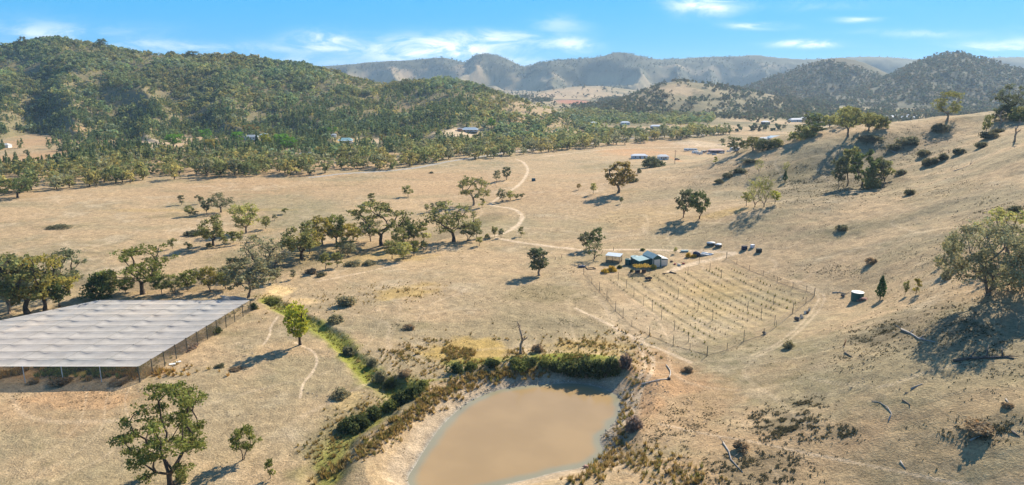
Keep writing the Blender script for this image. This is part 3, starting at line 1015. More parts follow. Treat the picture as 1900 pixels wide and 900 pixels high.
SH['airy'] = [near_shape(seed=131 + i, h=12, w=12, base=0.18, ncl=26, leaves=55, ls=0.26, rc=0.30, stems=2) for i in range(3)]
SH['big'] = [near_shape(seed=153, h=19, w=16, base=0.15, ncl=42, leaves=230, ls=0.22, rc=0.17, lean=-0.02, flat=0.62, thick=0.022, k=8),
             near_shape(seed=158, h=18, w=21, base=0.12, ncl=60, leaves=250, ls=0.27, rc=0.21, flat=0.7, stems=2, thick=0.03, k=8)]
SH['dead'] = [near_shape(seed=171 + i, h=10, w=5, base=0.35, ncl=5, leaves=0, bare=True, thick=0.035) for i in range(3)]


def pine_shape(seed, h, w, n, ls):
    rg = np.random.default_rng(seed)
    mb = MB(); mb.tube([(0, 0, -0.3), (0, 0, h * 0.9)], [0.025 * h, 0.006 * h], 5)
    t = rg.uniform(0, 1, n) ** 0.85
    z = h * (0.14 + 0.86 * t)
    a = rg.uniform(0, 6.28, n)
    rm = w / 2 * np.clip(np.minimum((1 - t) ** 0.75 * 1.15, 0.45 + 2.2 * t), 0.02, 1) * (1 + 0.25 * np.sin(a * 3 + t * 9 + seed))
    rr = rm * rg.uniform(0.35, 1, n) ** 0.5
    p = np.stack([rr * np.cos(a), rr * np.sin(a), z], -1)
    v, c = leafquads(rg, p, ls, 1.0, 0.7)
    return dict(t=newmesh('trunk', mb.v, mb.f, [M['bark']], smooth=True), c=newmesh('crown', v, np.arange(len(v)).reshape(-1, 4), [M['leaf']], cols=c), h=h, w=w)


SH['pine'] = [pine_shape(7, 7, 3.0, 1600, 0.22)]

G = {  # leaf albedo
    'olive': (0.150, 0.146, 0.052), 'dark': (0.070, 0.088, 0.032), 'grey': (0.165, 0.155, 0.085), 'yellow': (0.20, 0.165, 0.042), 'green': (0.115, 0.122, 0.032), 'rust': (0.175, 0.130, 0.04),
    'lime': (0.20, 0.20, 0.026), 'pale': (0.22, 0.21, 0.07), 'bright': (0.085, 0.17, 0.022), 'pinegreen': (0.04, 0.075, 0.025), 'darkgrey': (0.090, 0.098, 0.050),
}
BARK = {'dark': (0.45, 0.42, 0.40), 'pale': (1.9, 1.85, 1.8), 'mid': (1.0, 1.0, 1.0), 'rust': (0.9, 0.55, 0.42)}
rs = random.Random(5)


def place_tree(px, py, top, wpx, kind, col, label, name='gum_tree', cat='tree', bark='mid', group=None, vi=None, rz=None):
    x, y, z, d = ground(px, py)
    R = raydir(px, top)
    t = math.hypot(x, y) / math.hypot(R[0], R[1])
    h = max(0.8, CAMH + R[2] * t - z)
    wd = wpx * d / FPX
    sh = SH[kind][rs.randrange(len(SH[kind])) if vi is None else vi]
    r = empty(name, (x, y, z), rs.uniform(0, 6.28) if rz is None else rz, (wd / sh['w'], wd / sh['w'], h / sh['h']))
    tag(r, label, cat, group)
    link('trunk', sh['t'], r, color=BARK[bark])
    if sh['c'] is not None:
        k = rs.uniform(0.9, 1.1)
        link('crown', sh['c'], r, color=[q * k for q in G[col]])
    return r


T = place_tree
# foreground
T(318, 903, 702, 186, 'big', 'green', 'large leaning gum tree with open twisted limbs in the bottom left foreground', vi=0, bark='dark', rz=0.6)
T(338, 893, 869, 24, 'bush', 'olive', 'small green bush at the right foot of the large leaning foreground gum', 'shrub', 'shrub')
T(451, 853, 786, 46, 'multi', 'green', 'young many stemmed gum tree standing alone right of the large leaning gum', bark='mid')
T(502, 887, 849, 19, 'sap', 'green', 'tiny round headed sapling on a thin bent stem near the bottom edge', 'sapling', 'tree')
T(557, 640, 559, 50, 'tall', 'lime', 'bright yellow green upright gum tree beside the green gully', bark='dark')
T(966, 656, 592, 34, 'dead', 'dark', 'bare grey dead tree standing above the dam', 'dead_tree', 'dead tree', bark='pale', vi=0)
# around the net canopy
T(458, 552, 478, 84, 'multi', 'grey', 'grey green many stemmed gum at the back corner of the white net canopy', bark='mid')
T(265, 546, 455, 122, 'spread', 'green', 'broad dark trunked gum tree rising behind the middle of the white net canopy', bark='dark', vi=1)
T(18, 582, 478, 92, 'multi', 'grey', 'grey gum with pale forked stems leftmost behind the net canopy', bark='pale')
T(52, 582, 466, 90, 'tall', 'olive', 'leaning dark trunked gum second from the left behind the net canopy', bark='dark')
T(83, 577, 470, 112, 'spread', 'yellow', 'wide orange tinged gum in the cluster at the left of the net canopy', bark='dark')
T(128, 545, 458, 80, 'spread', 'darkgrey', 'dull grey gum at the back right of the left hand cluster', bark='dark')
T(40, 545, 466, 90, 'round', 'olive', 'olive gum crown at the back of the left hand cluster', bark='mid')
T(110, 570, 510, 50, 'multi', 'dark', 'low dark gum below the orange tinged one by the canopy edge', bark='dark')
T(186, 550, 506, 62, 'bush', 'dark', 'low dark bushy tree left of the broad gum behind the canopy', 'shrub', 'shrub')
T(205, 548, 498, 36, 'multi', 'olive', 'thin gum between the dark bush and the broad gum behind the canopy')
T(235, 545, 512, 36, 'multi', 'dark', 'small dark tree under the left side of the broad gum')
T(300, 545, 508, 34, 'multi', 'dark', 'small dark tree at the right foot of the broad gum behind the canopy')
T(325, 545, 506, 32, 'multi', 'olive', 'first small gum of the row right of the broad gum')
T(350, 540, 498, 38, 'multi', 'green', 'second small gum of the row, fuller and greener than its neighbours')
T(374, 528, 494, 26, 'sap', 'grey', 'thin greyish gum set back in the row of small gums behind the canopy')
T(391, 541, 494, 32, 'multi', 'yellow', 'third small gum of the row, yellowish and flat topped')
T(420, 536, 500, 44, 'multi', 'olive', 'round olive gum at the right end of the row before the grey many stemmed gum')
T(418, 520, 490, 24, 'sap', 'olive', 'thin gum crown seen over the right end of the row of small gums')
T(437, 508, 478, 34, 'multi', 'darkgrey', 'dark brownish gum just behind the grey many stemmed gum')
T(513, 524, 492, 24, 'sap', 'grey', 'slim young gum by the bright sandy patch, left one of two')
T(544, 518, 500, 13, 'sap', 'grey', 'slim young gum by the bright sandy patch, smaller right one of two')
# creek line
T(480, 502, 436, 100, 'airy', 'grey', 'open grey brown gum with thin crown at the left end of the creek line trees', bark='dark')
T(510, 498, 446, 60, 'airy', 'grey', 'thin grey gum overlapping the open grey brown gum on the creek line', bark='mid')
T(560, 480, 408, 80, 'round', 'olive', 'dense olive gum with ochre tips in the middle of the creek line', bark='dark')
T(576, 470, 425, 50, 'multi', 'yellow', 'ochre leaved gum leaning out of the dense olive gum', bark='mid')
T(598, 455, 400, 56, 'round', 'yellow', 'yellow orange gum with pale limbs on the creek line', bark='pale')
T(625, 452, 395, 46, 'round', 'green', 'dark green topped gum behind the yellow orange one', bark='dark')
T(640, 450, 414, 44, 'multi', 'yellow', 'rusty yellow spreading gum at the right of the yellow orange group')
T(662, 446, 420, 28, 'multi', 'lime', 'small bright green tree between the rusty gum and the big creek gum')
T(640, 470, 440, 34, 'multi', 'olive', 'small olive tree in front of the rusty yellow gum')
T(604, 502, 466, 24, 'sap', 'olive', 'narrow young gum on the gully bank, left one of the pair')
T(625, 496, 466, 24, 'sap', 'olive', 'narrow young gum on the gully bank, right one of the pair')
T(648, 478, 448, 30, 'multi', 'grey', 'low grey gum above the pair of narrow young gums')
T(708, 456, 369, 112, 'spread', 'olive', 'big wide crowned gum with dark trunk on the creek line', bark='dark', vi=0)
T(688, 448, 400, 50, 'airy', 'grey', 'sparse grey gum overlapping the left side of the big wide crowned gum')
T(842, 448, 374, 98, 'spread', 'olive', 'big domed gum with pale forked limbs at the right end of the creek line', bark='dark', vi=2)
T(868, 446, 410, 36, 'multi', 'darkgrey', 'dark gum tucked under the right side of the big domed gum')
T(884, 442, 414, 20, 'sap', 'olive', 'thin gum at the right edge of the big domed gum')
for i, (px, py, tp, wd, cl, lb) in enumerate([
        (728, 480, 444, 34, 'olive', 'leafy sapling thicket right below the big wide crowned gum'), (748, 482, 448, 34, 'pale', 'yellowish sapling in front of the creek line thicket'),
        (768, 474, 446, 26, 'green', 'green sapling at the front right of the creek line thicket'), (786, 464, 446, 20, 'olive', 'small round sapling at the right end of the creek line thicket'),
        (742, 462, 420, 34, 'olive', 'taller sapling behind the yellowish one in the creek line thicket'), (768, 450, 414, 30, 'olive', 'upright sapling halfway between the two big creek gums'),
        (786, 448, 410, 26, 'pale', 'pale sapling just left of the big domed gum'), (756, 452, 404, 36, 'dark', 'dark bushy gum touching the right side of the big wide crowned gum')]):
    T(px, py, tp, wd, 'multi' if wd > 28 else 'sap', cl, lb, 'sapling' if wd < 30 else 'gum_tree')
# paddock trees, left
T(396, 456, 396, 62, 'round', 'olive', 'olive gum with dark trunk standing forward in the left paddock', bark='dark')
T(458, 432, 374, 56, 'round', 'pale', 'tall yellow green gum with pale limbs in the left paddock', bark='pale')
T(410, 394, 358, 46, 'spread', 'darkgrey', 'grey domed gum farthest back of the three left paddock gums', bark='dark')
for (px, py, tp, wd, k_, cl, lb) in [
        (352, 401, 380, 20, 'multi', 'olive', 'small clumpy tree left of the grey domed paddock gum'), (362, 401, 390, 10, 'sap', 'olive', 'tiny sapling between the clumpy tree and the dark slim one'),
        (384, 398, 366, 18, 'sap', 'darkgrey', 'dark slim tree touching the left of the grey domed gum'), (337, 380, 361, 14, 'sap', 'grey', 'faint grey sapling left most in the far left paddock'),
        (371, 378, 361, 13, 'sap', 'darkgrey', 'dark egg shaped sapling behind the clumpy paddock tree'), (320, 462, 440, 14, 'sap', 'olive', 'two stemmed sapling alone left of the olive paddock gum'),
        (351, 466, 448, 12, 'sap', 'green', 'round green sapling between the two stemmed one and the olive gum'), (388, 458, 450, 12, 'bush', 'olive', 'low bush at the foot of the olive paddock gum'),
        (417, 457, 436, 14, 'sap', 'olive', 'grey green sapling right of the olive paddock gum trunk'), (433, 450, 428, 18, 'sap', 'green', 'green sapling between the olive and the yellow green paddock gums'),
        (446, 452, 426, 12, 'sap', 'pale', 'pale thin sapling left of the yellow green paddock gum'), (471, 448, 434, 14, 'sap', 'pale', 'small light green sapling under the yellow green paddock gum'),
        (493, 425, 400, 20, 'multi', 'olive', 'small loose tree right of the yellow green paddock gum'), (510, 409, 397, 12, 'sap', 'grey', 'small grey sapling behind the loose tree in the left paddock'),
        (529, 397, 385, 12, 'sap', 'green', 'lone small sapling in the open field above the creek line'), (690, 378, 357, 16, 'sap', 'olive', 'small dark sapling in the field above the big wide crowned gum'),
        (757, 365, 343, 20, 'multi', 'olive', 'small leaning tree alone in the middle of the field'), (792, 394, 376, 10, 'sap', 'olive', 'leftmost of the slim saplings behind the big domed gum'),
        (802, 392, 376, 9, 'sap', 'grey', 'second slim sapling behind the big domed gum'), (813, 388, 372, 12, 'sap', 'darkgrey', 'dark slim sapling behind the big domed gum'),
        (822, 390, 370, 14, 'sap', 'grey', 'greyish upright sapling behind the big domed gum')]:
    T(px, py, tp, wd, k_, cl, lb, 'shrub' if k_ == 'bush' else ('sapling' if k_ == 'sap' else 'gum_tree'), 'shrub' if k_ == 'bush' else 'tree')
# middle
T(879, 381, 324, 66, 'spread', 'olive', 'umbrella crowned gum with pale trunk by the winding track', bark='pale', vi=3)
for (px, py, tp, wd, k_, cl, lb) in [
        (895, 385, 367, 12, 'sap', 'pale', 'pale sapling at the right foot of the umbrella crowned gum'), (922, 338, 315, 16, 'multi', 'grey', 'left tree of the pair above the winding track'),
        (939, 334, 309, 18, 'multi', 'darkgrey', 'right and taller tree of the pair above the winding track'), (932, 374, 350, 20, 'multi', 'grey', 'greyish bushy sapling left of the group by the track bend'),
        (947, 371, 354, 18, 'multi', 'pale', 'pale bushy sapling in the group by the track bend'), (958, 370, 359, 10, 'sap', 'olive', 'small olive sapling third in the group by the track bend'),
        (968, 368, 358, 9, 'sap', 'dark', 'small dark conical sapling at the right of the track bend group'), (918, 440, 418, 13, 'sap', 'olive', 'left of two saplings at the fork of the track'),
        (930, 441, 423, 12, 'sap', 'darkgrey', 'right of two saplings at the fork of the track'), (967, 438, 420, 12, 'sap', 'olive', 'lone sapling right of the track fork'),
        (890, 456, 436, 14, 'sap', 'pale', 'pale sapling left below the track fork'), (904, 442, 434, 10, 'bush', 'olive', 'little bush beside the track fork'),
        (1074, 352, 340, 9, 'sap', 'rust', 'rust coloured small sapling left of the orange brown gum'), (1101, 360, 338, 13, 'sap', 'pale', 'pale thin sapling between the rust one and the orange brown gum'),
        (1153, 378, 365, 7, 'sap', 'dark', 'tiny dark conical sapling below the orange brown gum'), (1186, 321, 312, 10, 'bush', 'darkgrey', 'small round bush behind the orange brown gum')]:
    T(px, py, tp, wd, k_, cl, lb, 'shrub' if k_ == 'bush' else 'sapling', 'shrub' if k_ == 'bush' else 'tree')
T(1001, 511, 456, 44, 'tall', 'darkgrey', 'lone dark round headed gum with twin pale stems left of the green shed', bark='pale')
T(1103, 481, 444, 42, 'airy', 'dark', 'flat topped gum with thin forked stems beside the small cage hut', bark='dark')
T(1087, 463, 428, 26, 'multi', 'darkgrey', 'dark gum behind left of the flat topped one near the hut', bark='dark')
T(1104, 460, 420, 24, 'multi', 'dark', 'tallest dark gum behind the flat topped one near the hut', bark='dark')
T(1147, 358, 295, 52, 'tall', 'rust', 'orange brown gum with slim bent trunk at the foot of the right hill', bark='mid', vi=1)
T(1268, 404, 350, 38, 'multi', 'darkgrey', 'left dark gum of the close pair on the right slope', bark='rust')
T(1297, 406, 351, 40, 'multi', 'dark', 'right dark gum of the close pair on the right slope', bark='rust')
# right hill
T(1573, 254, 195, 60, 'spread', 'olive', 'fan shaped gum on the crest of the right hill', bark='mid', vi=0)
T(1612, 242, 208, 44, 'round', 'olive', 'lower rounded gum right behind the fan shaped one on the crest')
T(1636, 238, 214, 24, 'bush', 'olive', 'bushy tree right of the rounded crest gum', 'shrub', 'shrub')
T(1757, 224, 167, 64, 'spread', 'olive', 'gum on twin thin trunks highest on the right hill crest', bark='pale', vi=1)
T(1876, 218, 156, 58, 'spread', 'darkgrey', 'dense dark gum at the right end of the crest', bark='dark', vi=2)
T(1866, 222, 194, 40, 'bush', 'darkgrey', 'thick low shrub under the dense dark crest gum', 'shrub', 'shrub')
T(1893, 224, 196, 44, 'bush', 'olive', 'shrub at the picture edge under the dense dark crest gum', 'shrub', 'shrub')
T(1490, 258, 230, 50, 'bush', 'olive', 'wide olive shrub clump showing over the crest left of the fan shaped gum', 'shrub', 'shrub')
T(1514, 250, 228, 34, 'multi', 'dark', 'dark shrub at the right end of the clump over the crest', 'shrub', 'shrub')
T(1369, 284, 253, 38, 'multi', 'darkgrey', 'dark many stemmed gum low on the crest beside the caravans', bark='dark')
T(1397, 280, 250, 40, 'round', 'olive', 'rounded gum right of the dark many stemmed one on the low crest')
T(1418, 278, 256, 32, 'bush', 'darkgrey', 'shrubby tree between the rounded low crest gum and the blue roofed shed', 'shrub', 'shrub')
T(1440, 272, 256, 30, 'bush', 'olive', 'shrub just left of the low crest end near the blue roofed shed', 'shrub', 'shrub')
T(1208, 311, 290, 40, 'bush', 'darkgrey', 'dark rounded shrub in front of the white sheds', 'shrub', 'shrub')
T(1222, 309, 298, 24, 'bush', 'dark', 'low shrub at the right of the dark rounded one', 'shrub', 'shrub')
for (px, py, tp, wd, k_, cl, lb) in [
        (1572, 344, 270, 44, 'multi', 'olive', 'tallest gum at the left of the shady thicket in the hill gully'), (1600, 348, 274, 56, 'round', 'dark', 'broad dark gum in the middle of the shady thicket'),
        (1626, 344, 290, 44, 'round', 'darkgrey', 'grey gum at the right of the shady thicket'), (1640, 336, 296, 30, 'multi', 'olive', 'small gum at the right end of the shady thicket'),
        (1556, 350, 286, 30, 'multi', 'darkgrey', 'gum at the lower left of the shady thicket'), (1616, 350, 310, 34, 'bush', 'olive', 'low olive shrub at the front of the shady thicket'),
        (1400, 384, 328, 36, 'airy', 'pale', 'feathery pale tree, left one of the sparse clump on the slope'), (1418, 384, 326, 38, 'airy', 'olive', 'feathery olive tree, right one of the sparse clump on the slope'),
        (1438, 378, 350, 18, 'sap', 'lime', 'small light green sapling right of the feathery clump'), (1385, 382, 352, 18, 'sap', 'pale', 'thin pale sapling left of the feathery clump'),
        (1456, 338, 317, 9, 'pine', 'pinegreen', 'small dark conifer above the feathery clump'), (1459, 320, 300, 16, 'airy', 'pale', 'faint airy sapling above the small dark conifer'),
        (1408, 322, 292, 14, 'airy', 'pale', 'faint airy sapling on the slope below the low crest gums'), (1327, 304, 290, 8, 'sap', 'lime', 'tiny yellow green sapling on the slope below the caravans'),
        (1828, 254, 206, 16, 'sap', 'olive', 'tall thin sapling left of the dead saplings on the right crest')]:
    T(px, py, tp, wd, k_, cl, lb, 'shrub' if k_ == 'bush' else ('conifer' if k_ == 'pine' else 'gum_tree'), 'shrub' if k_ == 'bush' else 'tree')
T(1855, 238, 200, 22, 'dead', 'dark', 'dead forked sapling left of the dense dark crest gum', 'dead_tree', 'dead tree', bark='pale')
T(1882, 264, 216, 22, 'dead', 'dark', 'dead forked sapling at the right end of the crest', 'dead_tree', 'dead tree', bark='pale')
T(1340, 268, 256, 10, 'sap', 'dark', 'ivy covered stump like tree behind the caravans', 'tree', 'tree')
# right foreground
T(1836, 548, 404, 158, 'big', 'grey', 'massive spreading grey gum with pale roots at the right edge', bark='mid', vi=1, rz=2.0)
T(1870, 470, 386, 110, 'spread', 'pale', 'yellowish gum crown behind the massive grey gum', bark='mid', vi=1)
for (px, py, tp, wd, k_, cl, lb) in [
        (1764, 492, 434, 30, 'tall', 'olive', 'slim gum left behind the massive grey gum'), (1741, 497, 474, 16, 'sap', 'pale', 'small airy sapling left of the slim gum'),
        (1679, 549, 518, 12, 'sap', 'olive', 'spindly sapling right of the lone conifer, left one of two'), (1700, 546, 515, 15, 'sap', 'yellow', 'spindly yellowish sapling, right one of two'),
        (1755, 520, 496, 16, 'bush', 'grey', 'low grey shrub left of the massive grey gum')]:
    T(px, py, tp, wd, k_, cl, lb, 'shrub' if k_ == 'bush' else 'sapling', 'shrub' if k_ == 'bush' else 'tree')
T(1633, 556, 511, 19, 'pine', 'pinegreen', 'lone cone shaped conifer right of the green water tank', 'conifer', 'tree', bark='dark')
T(33, 367, 328, 62, 'spread', 'dark', 'dark wide tree standing out at the left end of the far belt', bark='dark', vi=3)

# ------------------------------------------------------------------ belts and forests
def far_gum(seed, h, w, ncl, lv, ls, base=0.3, trunk=True):
    mb, V, F, c = tree_geo(seed, h, w, base=base, ncl=ncl, leaves=lv, ls=ls, rc=0.42, thick=0.028, k=4)
    if not trunk: return V, F, c, None
    v0 = np.array(mb.v); f0 = [f for f in mb.f if len(f) == 4]
    return V, F, c, (v0, np.array(f0))


def merged_tree_mesh(name, seed, **kw):
    V, F, c, tr = far_gum(seed, **kw)
    v0, f0 = tr
    VV = np.vstack([V, v0]); FF = np.vstack([F, f0 + len(V)])
    cc = np.vstack([c, np.full((len(v0), 3), 1.0)])
    me = newmesh(name, VV, FF, [M['leaf'], M['bark']], np.r_[np.zeros(len(F), int), np.ones(len(f0), int)], cc)
    return me


BELT = [merged_tree_mesh('gum', 300 + i, h=14, w=13, ncl=12, lv=44, ls=0.75, base=0.22) for i in range(7)]
HILLG = [far_gum(330 + i, 10, 11.5, 7, 26, 1.05, 0.18, False)[:3] for i in range(5)]
HILLS_S = [far_gum(340 + i, 5, 7, 4, 10, 1.1, 0.0, False)[:3] for i in range(3)]
FARG = [far_gum(350 + i, 12, 15, 4, 7, 3.0, 0.1, False)[:3] for i in range(3)]


def cone_geo(seed, h, w, n, ls):
    rg = np.random.default_rng(seed)
    t = rg.uniform(0, 1, n)
    a = rg.uniform(0, 6.28, n)
    rr = w / 2 * np.clip((1 - t) ** 0.8 + 0.05, 0, 1) * rg.uniform(0.3, 1, n) ** 0.5
    p = np.stack([rr * np.cos(a), rr * np.sin(a), h * (0.06 + 0.92 * t)], -1)
    v, c = leafquads(rg, p, ls, 1.0, 0.6)
    return v, np.arange(len(v)).reshape(-1, 4), c


CONE = [cone_geo(360 + i, 11, 4.2, 46, 1.1) for i in range(4)]
CONE_ME = [newmesh('cypress', v, f, [M['leaf']], cols=c) for v, f, c in [cone_geo(370 + i, 11, 4.4, 150, 0.7) for i in range(4)]]


class Stuff:
    def __init__(s): s.V = []; s.F = []; s.C = []; s.o = 0

    def add(s, tmpl, x, y, z, sc, sz, rot, col):
        v, f, c = tmpl
        n = len(x)
        if not n: return
        cr, sr = np.cos(rot)[:, None], np.sin(rot)[:, None]
        X = (v[None, :, 0] * cr - v[None, :, 1] * sr) * sc[:, None] + x[:, None]
        Y = (v[None, :, 0] * sr + v[None, :, 1] * cr) * sc[:, None] + y[:, None]
        Zz = v[None, :, 2] * sz[:, None] + z[:, None]
        s.V.append(np.stack([X, Y, Zz], -1).reshape(-1, 3))
        s.F.append((f[None] + (np.arange(n) * len(v))[:, None, None]).reshape(-1, f.shape[1]) + s.o)
        s.C.append((c[None] * col[:, None, :]).reshape(-1, 3))
        s.o += n * len(v)

    def build(s, name, m, label=None, cat=None):
        if not s.V: return None
        o = link(name, newmesh(name, np.vstack(s.V), np.vstack(s.F), [m], cols=np.vstack(s.C)))
        tag(o, label, cat, kind='stuff')
        return o


rg = np.random.default_rng(77)
EDGE = np.array([(-400, 392), (0, 368), (60, 357), (200, 344), (350, 332), (480, 327), (600, 326), (640, 323), (700, 318), (760, 311), (850, 302), (950, 290), (1050, 280), (1150, 270), (1250, 260), (1340, 251), (1500, 243), (1900, 230), (2400, 220)], float)


def edge(px): return np.interp(px, EDGE[:, 0], EDGE[:, 1])


# clearings in the woods seen in the photo: centre, size, how much is cleared
CLEAR = [(45, 262, 62, 15, 1), (60, 290, 75, 17, 1), (262, 268, 85, 7, 1), (200, 282, 22, 5, .9), (690, 262, 50, 10, .97), (641, 262, 26, 7, 1), (1000, 203, 66, 14, .93), (870, 246, 60, 9, .97), (250, 182, 60, 12, .6), (215, 172, 40, 8, .5), (150, 95, 60, 8, .5), (560, 175, 70, 14, .45), (600, 200, 60, 10, .4), (700, 190, 50, 12, .3),
         (930, 232, 60, 6, .7), (30, 228, 50, 14, .6), (455, 262, 14, 6, .8), (1200, 237, 110, 8, .99), (1320, 234, 90, 6, .95), (1420, 226, 60, 4, .9), (1262, 166, 40, 13, .9), (900, 175, 50, 10, .3), (820, 165, 50, 8, .25), (1300, 210, 40, 5, .6), (1350, 203, 30, 4, .7), (1560, 182, 26, 5, .9), (1610, 190, 30, 4, .8), (1670, 196, 24, 4, .9), (1715, 198, 22, 4, .9),
         (1190, 185, 30, 10, .4), (1360, 190, 30, 6, .6), (1400, 182, 20, 5, .6), (1066, 189, 50, 8, 1), (520, 283, 18, 4, .8), (645, 268, 40, 8, 1), (467, 264, 22, 7, .95), (322, 276, 30, 6, .9), (530, 282, 40, 5, .8), (870, 250, 50, 8, .97), (700, 283, 40, 4, .5), (600, 318, 60, 4, .5)]


def cleared(px, py):
    m = np.zeros(len(px))
    for (cx, cy_, rx, ry, a) in CLEAR:
        q = np.sqrt(((px - cx) / rx) ** 2 + ((py - cy_) / ry) ** 2)
        m = np.maximum(m, a * (1 - sst(0.8, 1.15, q)))
    return m


def scatter(r0, r1, a0, a1, sp):
    """jittered points in a sector"""
    X = []
    nn = int((a1 - a0) / 2 * (r1 ** 2 - r0 ** 2) / sp ** 2)
    rr = np.sqrt(rg.uniform(r0 ** 2, r1 ** 2, nn)); aa = rg.uniform(a0, a1, nn)
    x, y = rr * np.sin(aa), rr * np.cos(aa)
    z = zg(x, y)
    px, py, d = project(x, y, z)
    return x, y, z, px, py, d


def visible(x, y, z, h):
    px, py, d = project(x, y, z + h)
    rr = np.hypot(x, y)
    i = np.clip(np.searchsorted(rad, rr * 0.985) - 1, 0, NR - 1)
    j = np.clip(np.round(np.interp(np.degrees(np.arctan2(x, y)), ang, np.arange(NA))).astype(int), 0, NA - 1)
    return (px > -460) & (px < 2360) & ((z + h - CAMH) / rr > HORIZON[i, j])


cols_g = np.array([(0.180, 0.175, 0.066), (0.145, 0.155, 0.06), (0.225, 0.195, 0.07), (0.18, 0.175, 0.095), (0.115, 0.130, 0.052)])
cols_c = np.array([(0.075, 0.100, 0.042), (0.065, 0.09, 0.042), (0.10, 0.115, 0.045)])


def colr(pal, n):
    c = pal[rg.integers(0, len(pal), n)] * rg.uniform(0.8, 1.2, (n, 1))
    return c


AZ = math.radians(46)
# --- valley belt (nearest trees beyond the paddock) as individuals
x, y, z, px, py, d = scatter(480, 980, -AZ, AZ * 0.60, 7.6)
e = edge(px)
dep = np.interp(px, [-200, 300, 600, 800, 1000, 1340], [44, 44, 34, 34, 20, 9])
ok = (py < e - 0.5) & (py > e - dep) & (rg.uniform(0, 1, len(px)) > cleared(px, py) * 1.0)
ok &= fbm(x, y, 26, 3, 201) > 0.36
rl, _, _ = polydist(x, y, ROADL + np.array([0, 26.0]))
ok &= rl > 5
idx = np.where(ok)[0]
idx = idx[visible(x[idx], y[idx], z[idx], 9.0)]
# drop trees closer than 6.5 m to one already kept
keep = []
for i in idx[np.argsort(np.hypot(x[idx], y[idx]))]:
    if -30 < px[i] < 1930 and all((x[i] - x[j]) ** 2 + (y[i] - y[j]) ** 2 > 52 for j in keep[-400:]): keep.append(i)
keep = np.array(keep)
near_n = 185
bx = keep[np.argsort(np.hypot(x[keep], y[keep]))]
# spread the individuals over the whole front of the belt: those nearest the paddock edge
frontness = (e - py)[keep]
order = keep[np.argsort(frontness)]
indiv, rest = order[:near_n], np.r_[order[near_n:], np.array([i for i in idx if not -30 < px[i] < 1930], dtype=int)]
NBELT = len(indiv)


def region(px_):
    if px_ < 300: return 'at the far left paddock edge'
    if px_ < 620: return 'beyond the creek line gums'
    if px_ < 950: return 'below the bare yard homestead'
    return 'along the road towards the caravans'


def colour_word(c):
    if c[0] > 0.20: return 'ochre'
    if c[1] > c[0]: return 'dark green'
    if c[2] > 0.075: return 'grey green'
    return 'olive'


ci = colr(cols_g, NBELT)
for q, i in enumerate(indiv):
    s = rs.uniform(0.62, 1.12)
    o = link('gum_tree', BELT[rs.randrange(7)], None, (x[i], y[i], z[i] - 0.2), rs.uniform(0, 6.28), ci[q])
    o.scale = (s, s, s * rs.uniform(0.85, 1.1))
    tag(o, '%s gum tree in the belt %s' % (colour_word(ci[q] / 1.0), region(px[i])), 'tree', 'gums of the far belt ' + region(px[i]))
ST = Stuff()
bm_ = [far_gum(320 + i, 13, 13, 9, 26, 0.95, 0.2, False)[:3] for i in range(5)]
for k_ in range(5):
    j = rest[k_::5]
    n = len(j); s = rg.uniform(0.6, 1.05, n)
    ST.add(bm_[k_], x[j], y[j], z[j] - 0.2, s, s * rg.uniform(0.85, 1.1, n), rg.uniform(0, 6.28, n), colr(cols_g, n))
# --- forest on the left hill and its foot
x, y, z, px, py, d = scatter(560, 2000, -AZ, AZ * 0.35, 7.2)
_, hi_ = z_hills(x, y, True)
e = edge(px)
dep = np.interp(px, [-200, 300, 600, 800, 1000, 1340], [44, 44, 34, 34, 20, 9])
u_ = rg.uniform(0, 1, len(px))
frac = (py - 90) / (edge(px) - 90)
cyp = sst(0.30, 0.48, frac + (fbm(x, y, 90, 3, 205) - 0.5) * 0.5) * (1 - sst(0.80, 0.95, frac)) * (px < 880)
den = 0.12 + 0.88 * sst(0.36, 0.55, fbm(x, y, 80, 4, 207, 0.6))
den = np.where(px > 780, den * 0.72, den)
ok = (py < e - dep * 0.9) & (hi_ <= 0) & (z > -1) & (u_ < den * (1 - cleared(px, py)))
ok &= ~((px > 1010) & (py > 222) & (u_ > 0.35))
ok &= d < 1600
idx = np.where(ok)[0]
idx = idx[visible(x[idx], y[idx], z[idx], 6.0)]
isc = rg.uniform(0, 1, len(idx)) < cyp[idx] * 0.85
gi, cidx = idx[~isc], idx[isc]
# cypress: the 280 that show largest as individuals
cidx = cidx[np.argsort(d[cidx] + 1e5 * ((px[cidx] < -20) | (px[cidx] > 1920)))]
ni = 280
for q, i in enumerate(cidx[:ni]):
    s = rs.uniform(0.6, 1.2)
    c_ = cols_c[rs.randrange(3)]
    o = link('cypress_pine', CONE_ME[rs.randrange(4)], None, (x[i], y[i], z[i] - 0.2), rs.uniform(0, 6.28), c_)
    o.scale = (s, s, s * rs.uniform(0.8, 1.2))
    side = 'left of the white farmhouses' if px[i] < 430 else ('round the white farmhouses' if px[i] < 700 else 'right of the white farmhouses')
    tag(o, 'narrow dark cypress pine on the lower hill ' + side, 'tree', 'cypress pines ' + side)
cr_ = cidx[ni:]
SC_ = Stuff()
for rep in range(2):
    for k_ in range(4):
        j = cr_[k_::4]
        n = len(j); s = rg.uniform(0.55, 1.1, n)
        SC_.add(CONE[k_], x[j] + rep * rg.uniform(-4, 4, n), y[j] + rep * rg.uniform(-4, 4, n), z[j] - 0.3, s, s * rg.uniform(0.8, 1.2, n), rg.uniform(0, 6.28, n), colr(cols_c, n))
SC_.build('cypress_forest', M['leaf'], 'dark cypress pine forest on the lower left hill', 'forest')
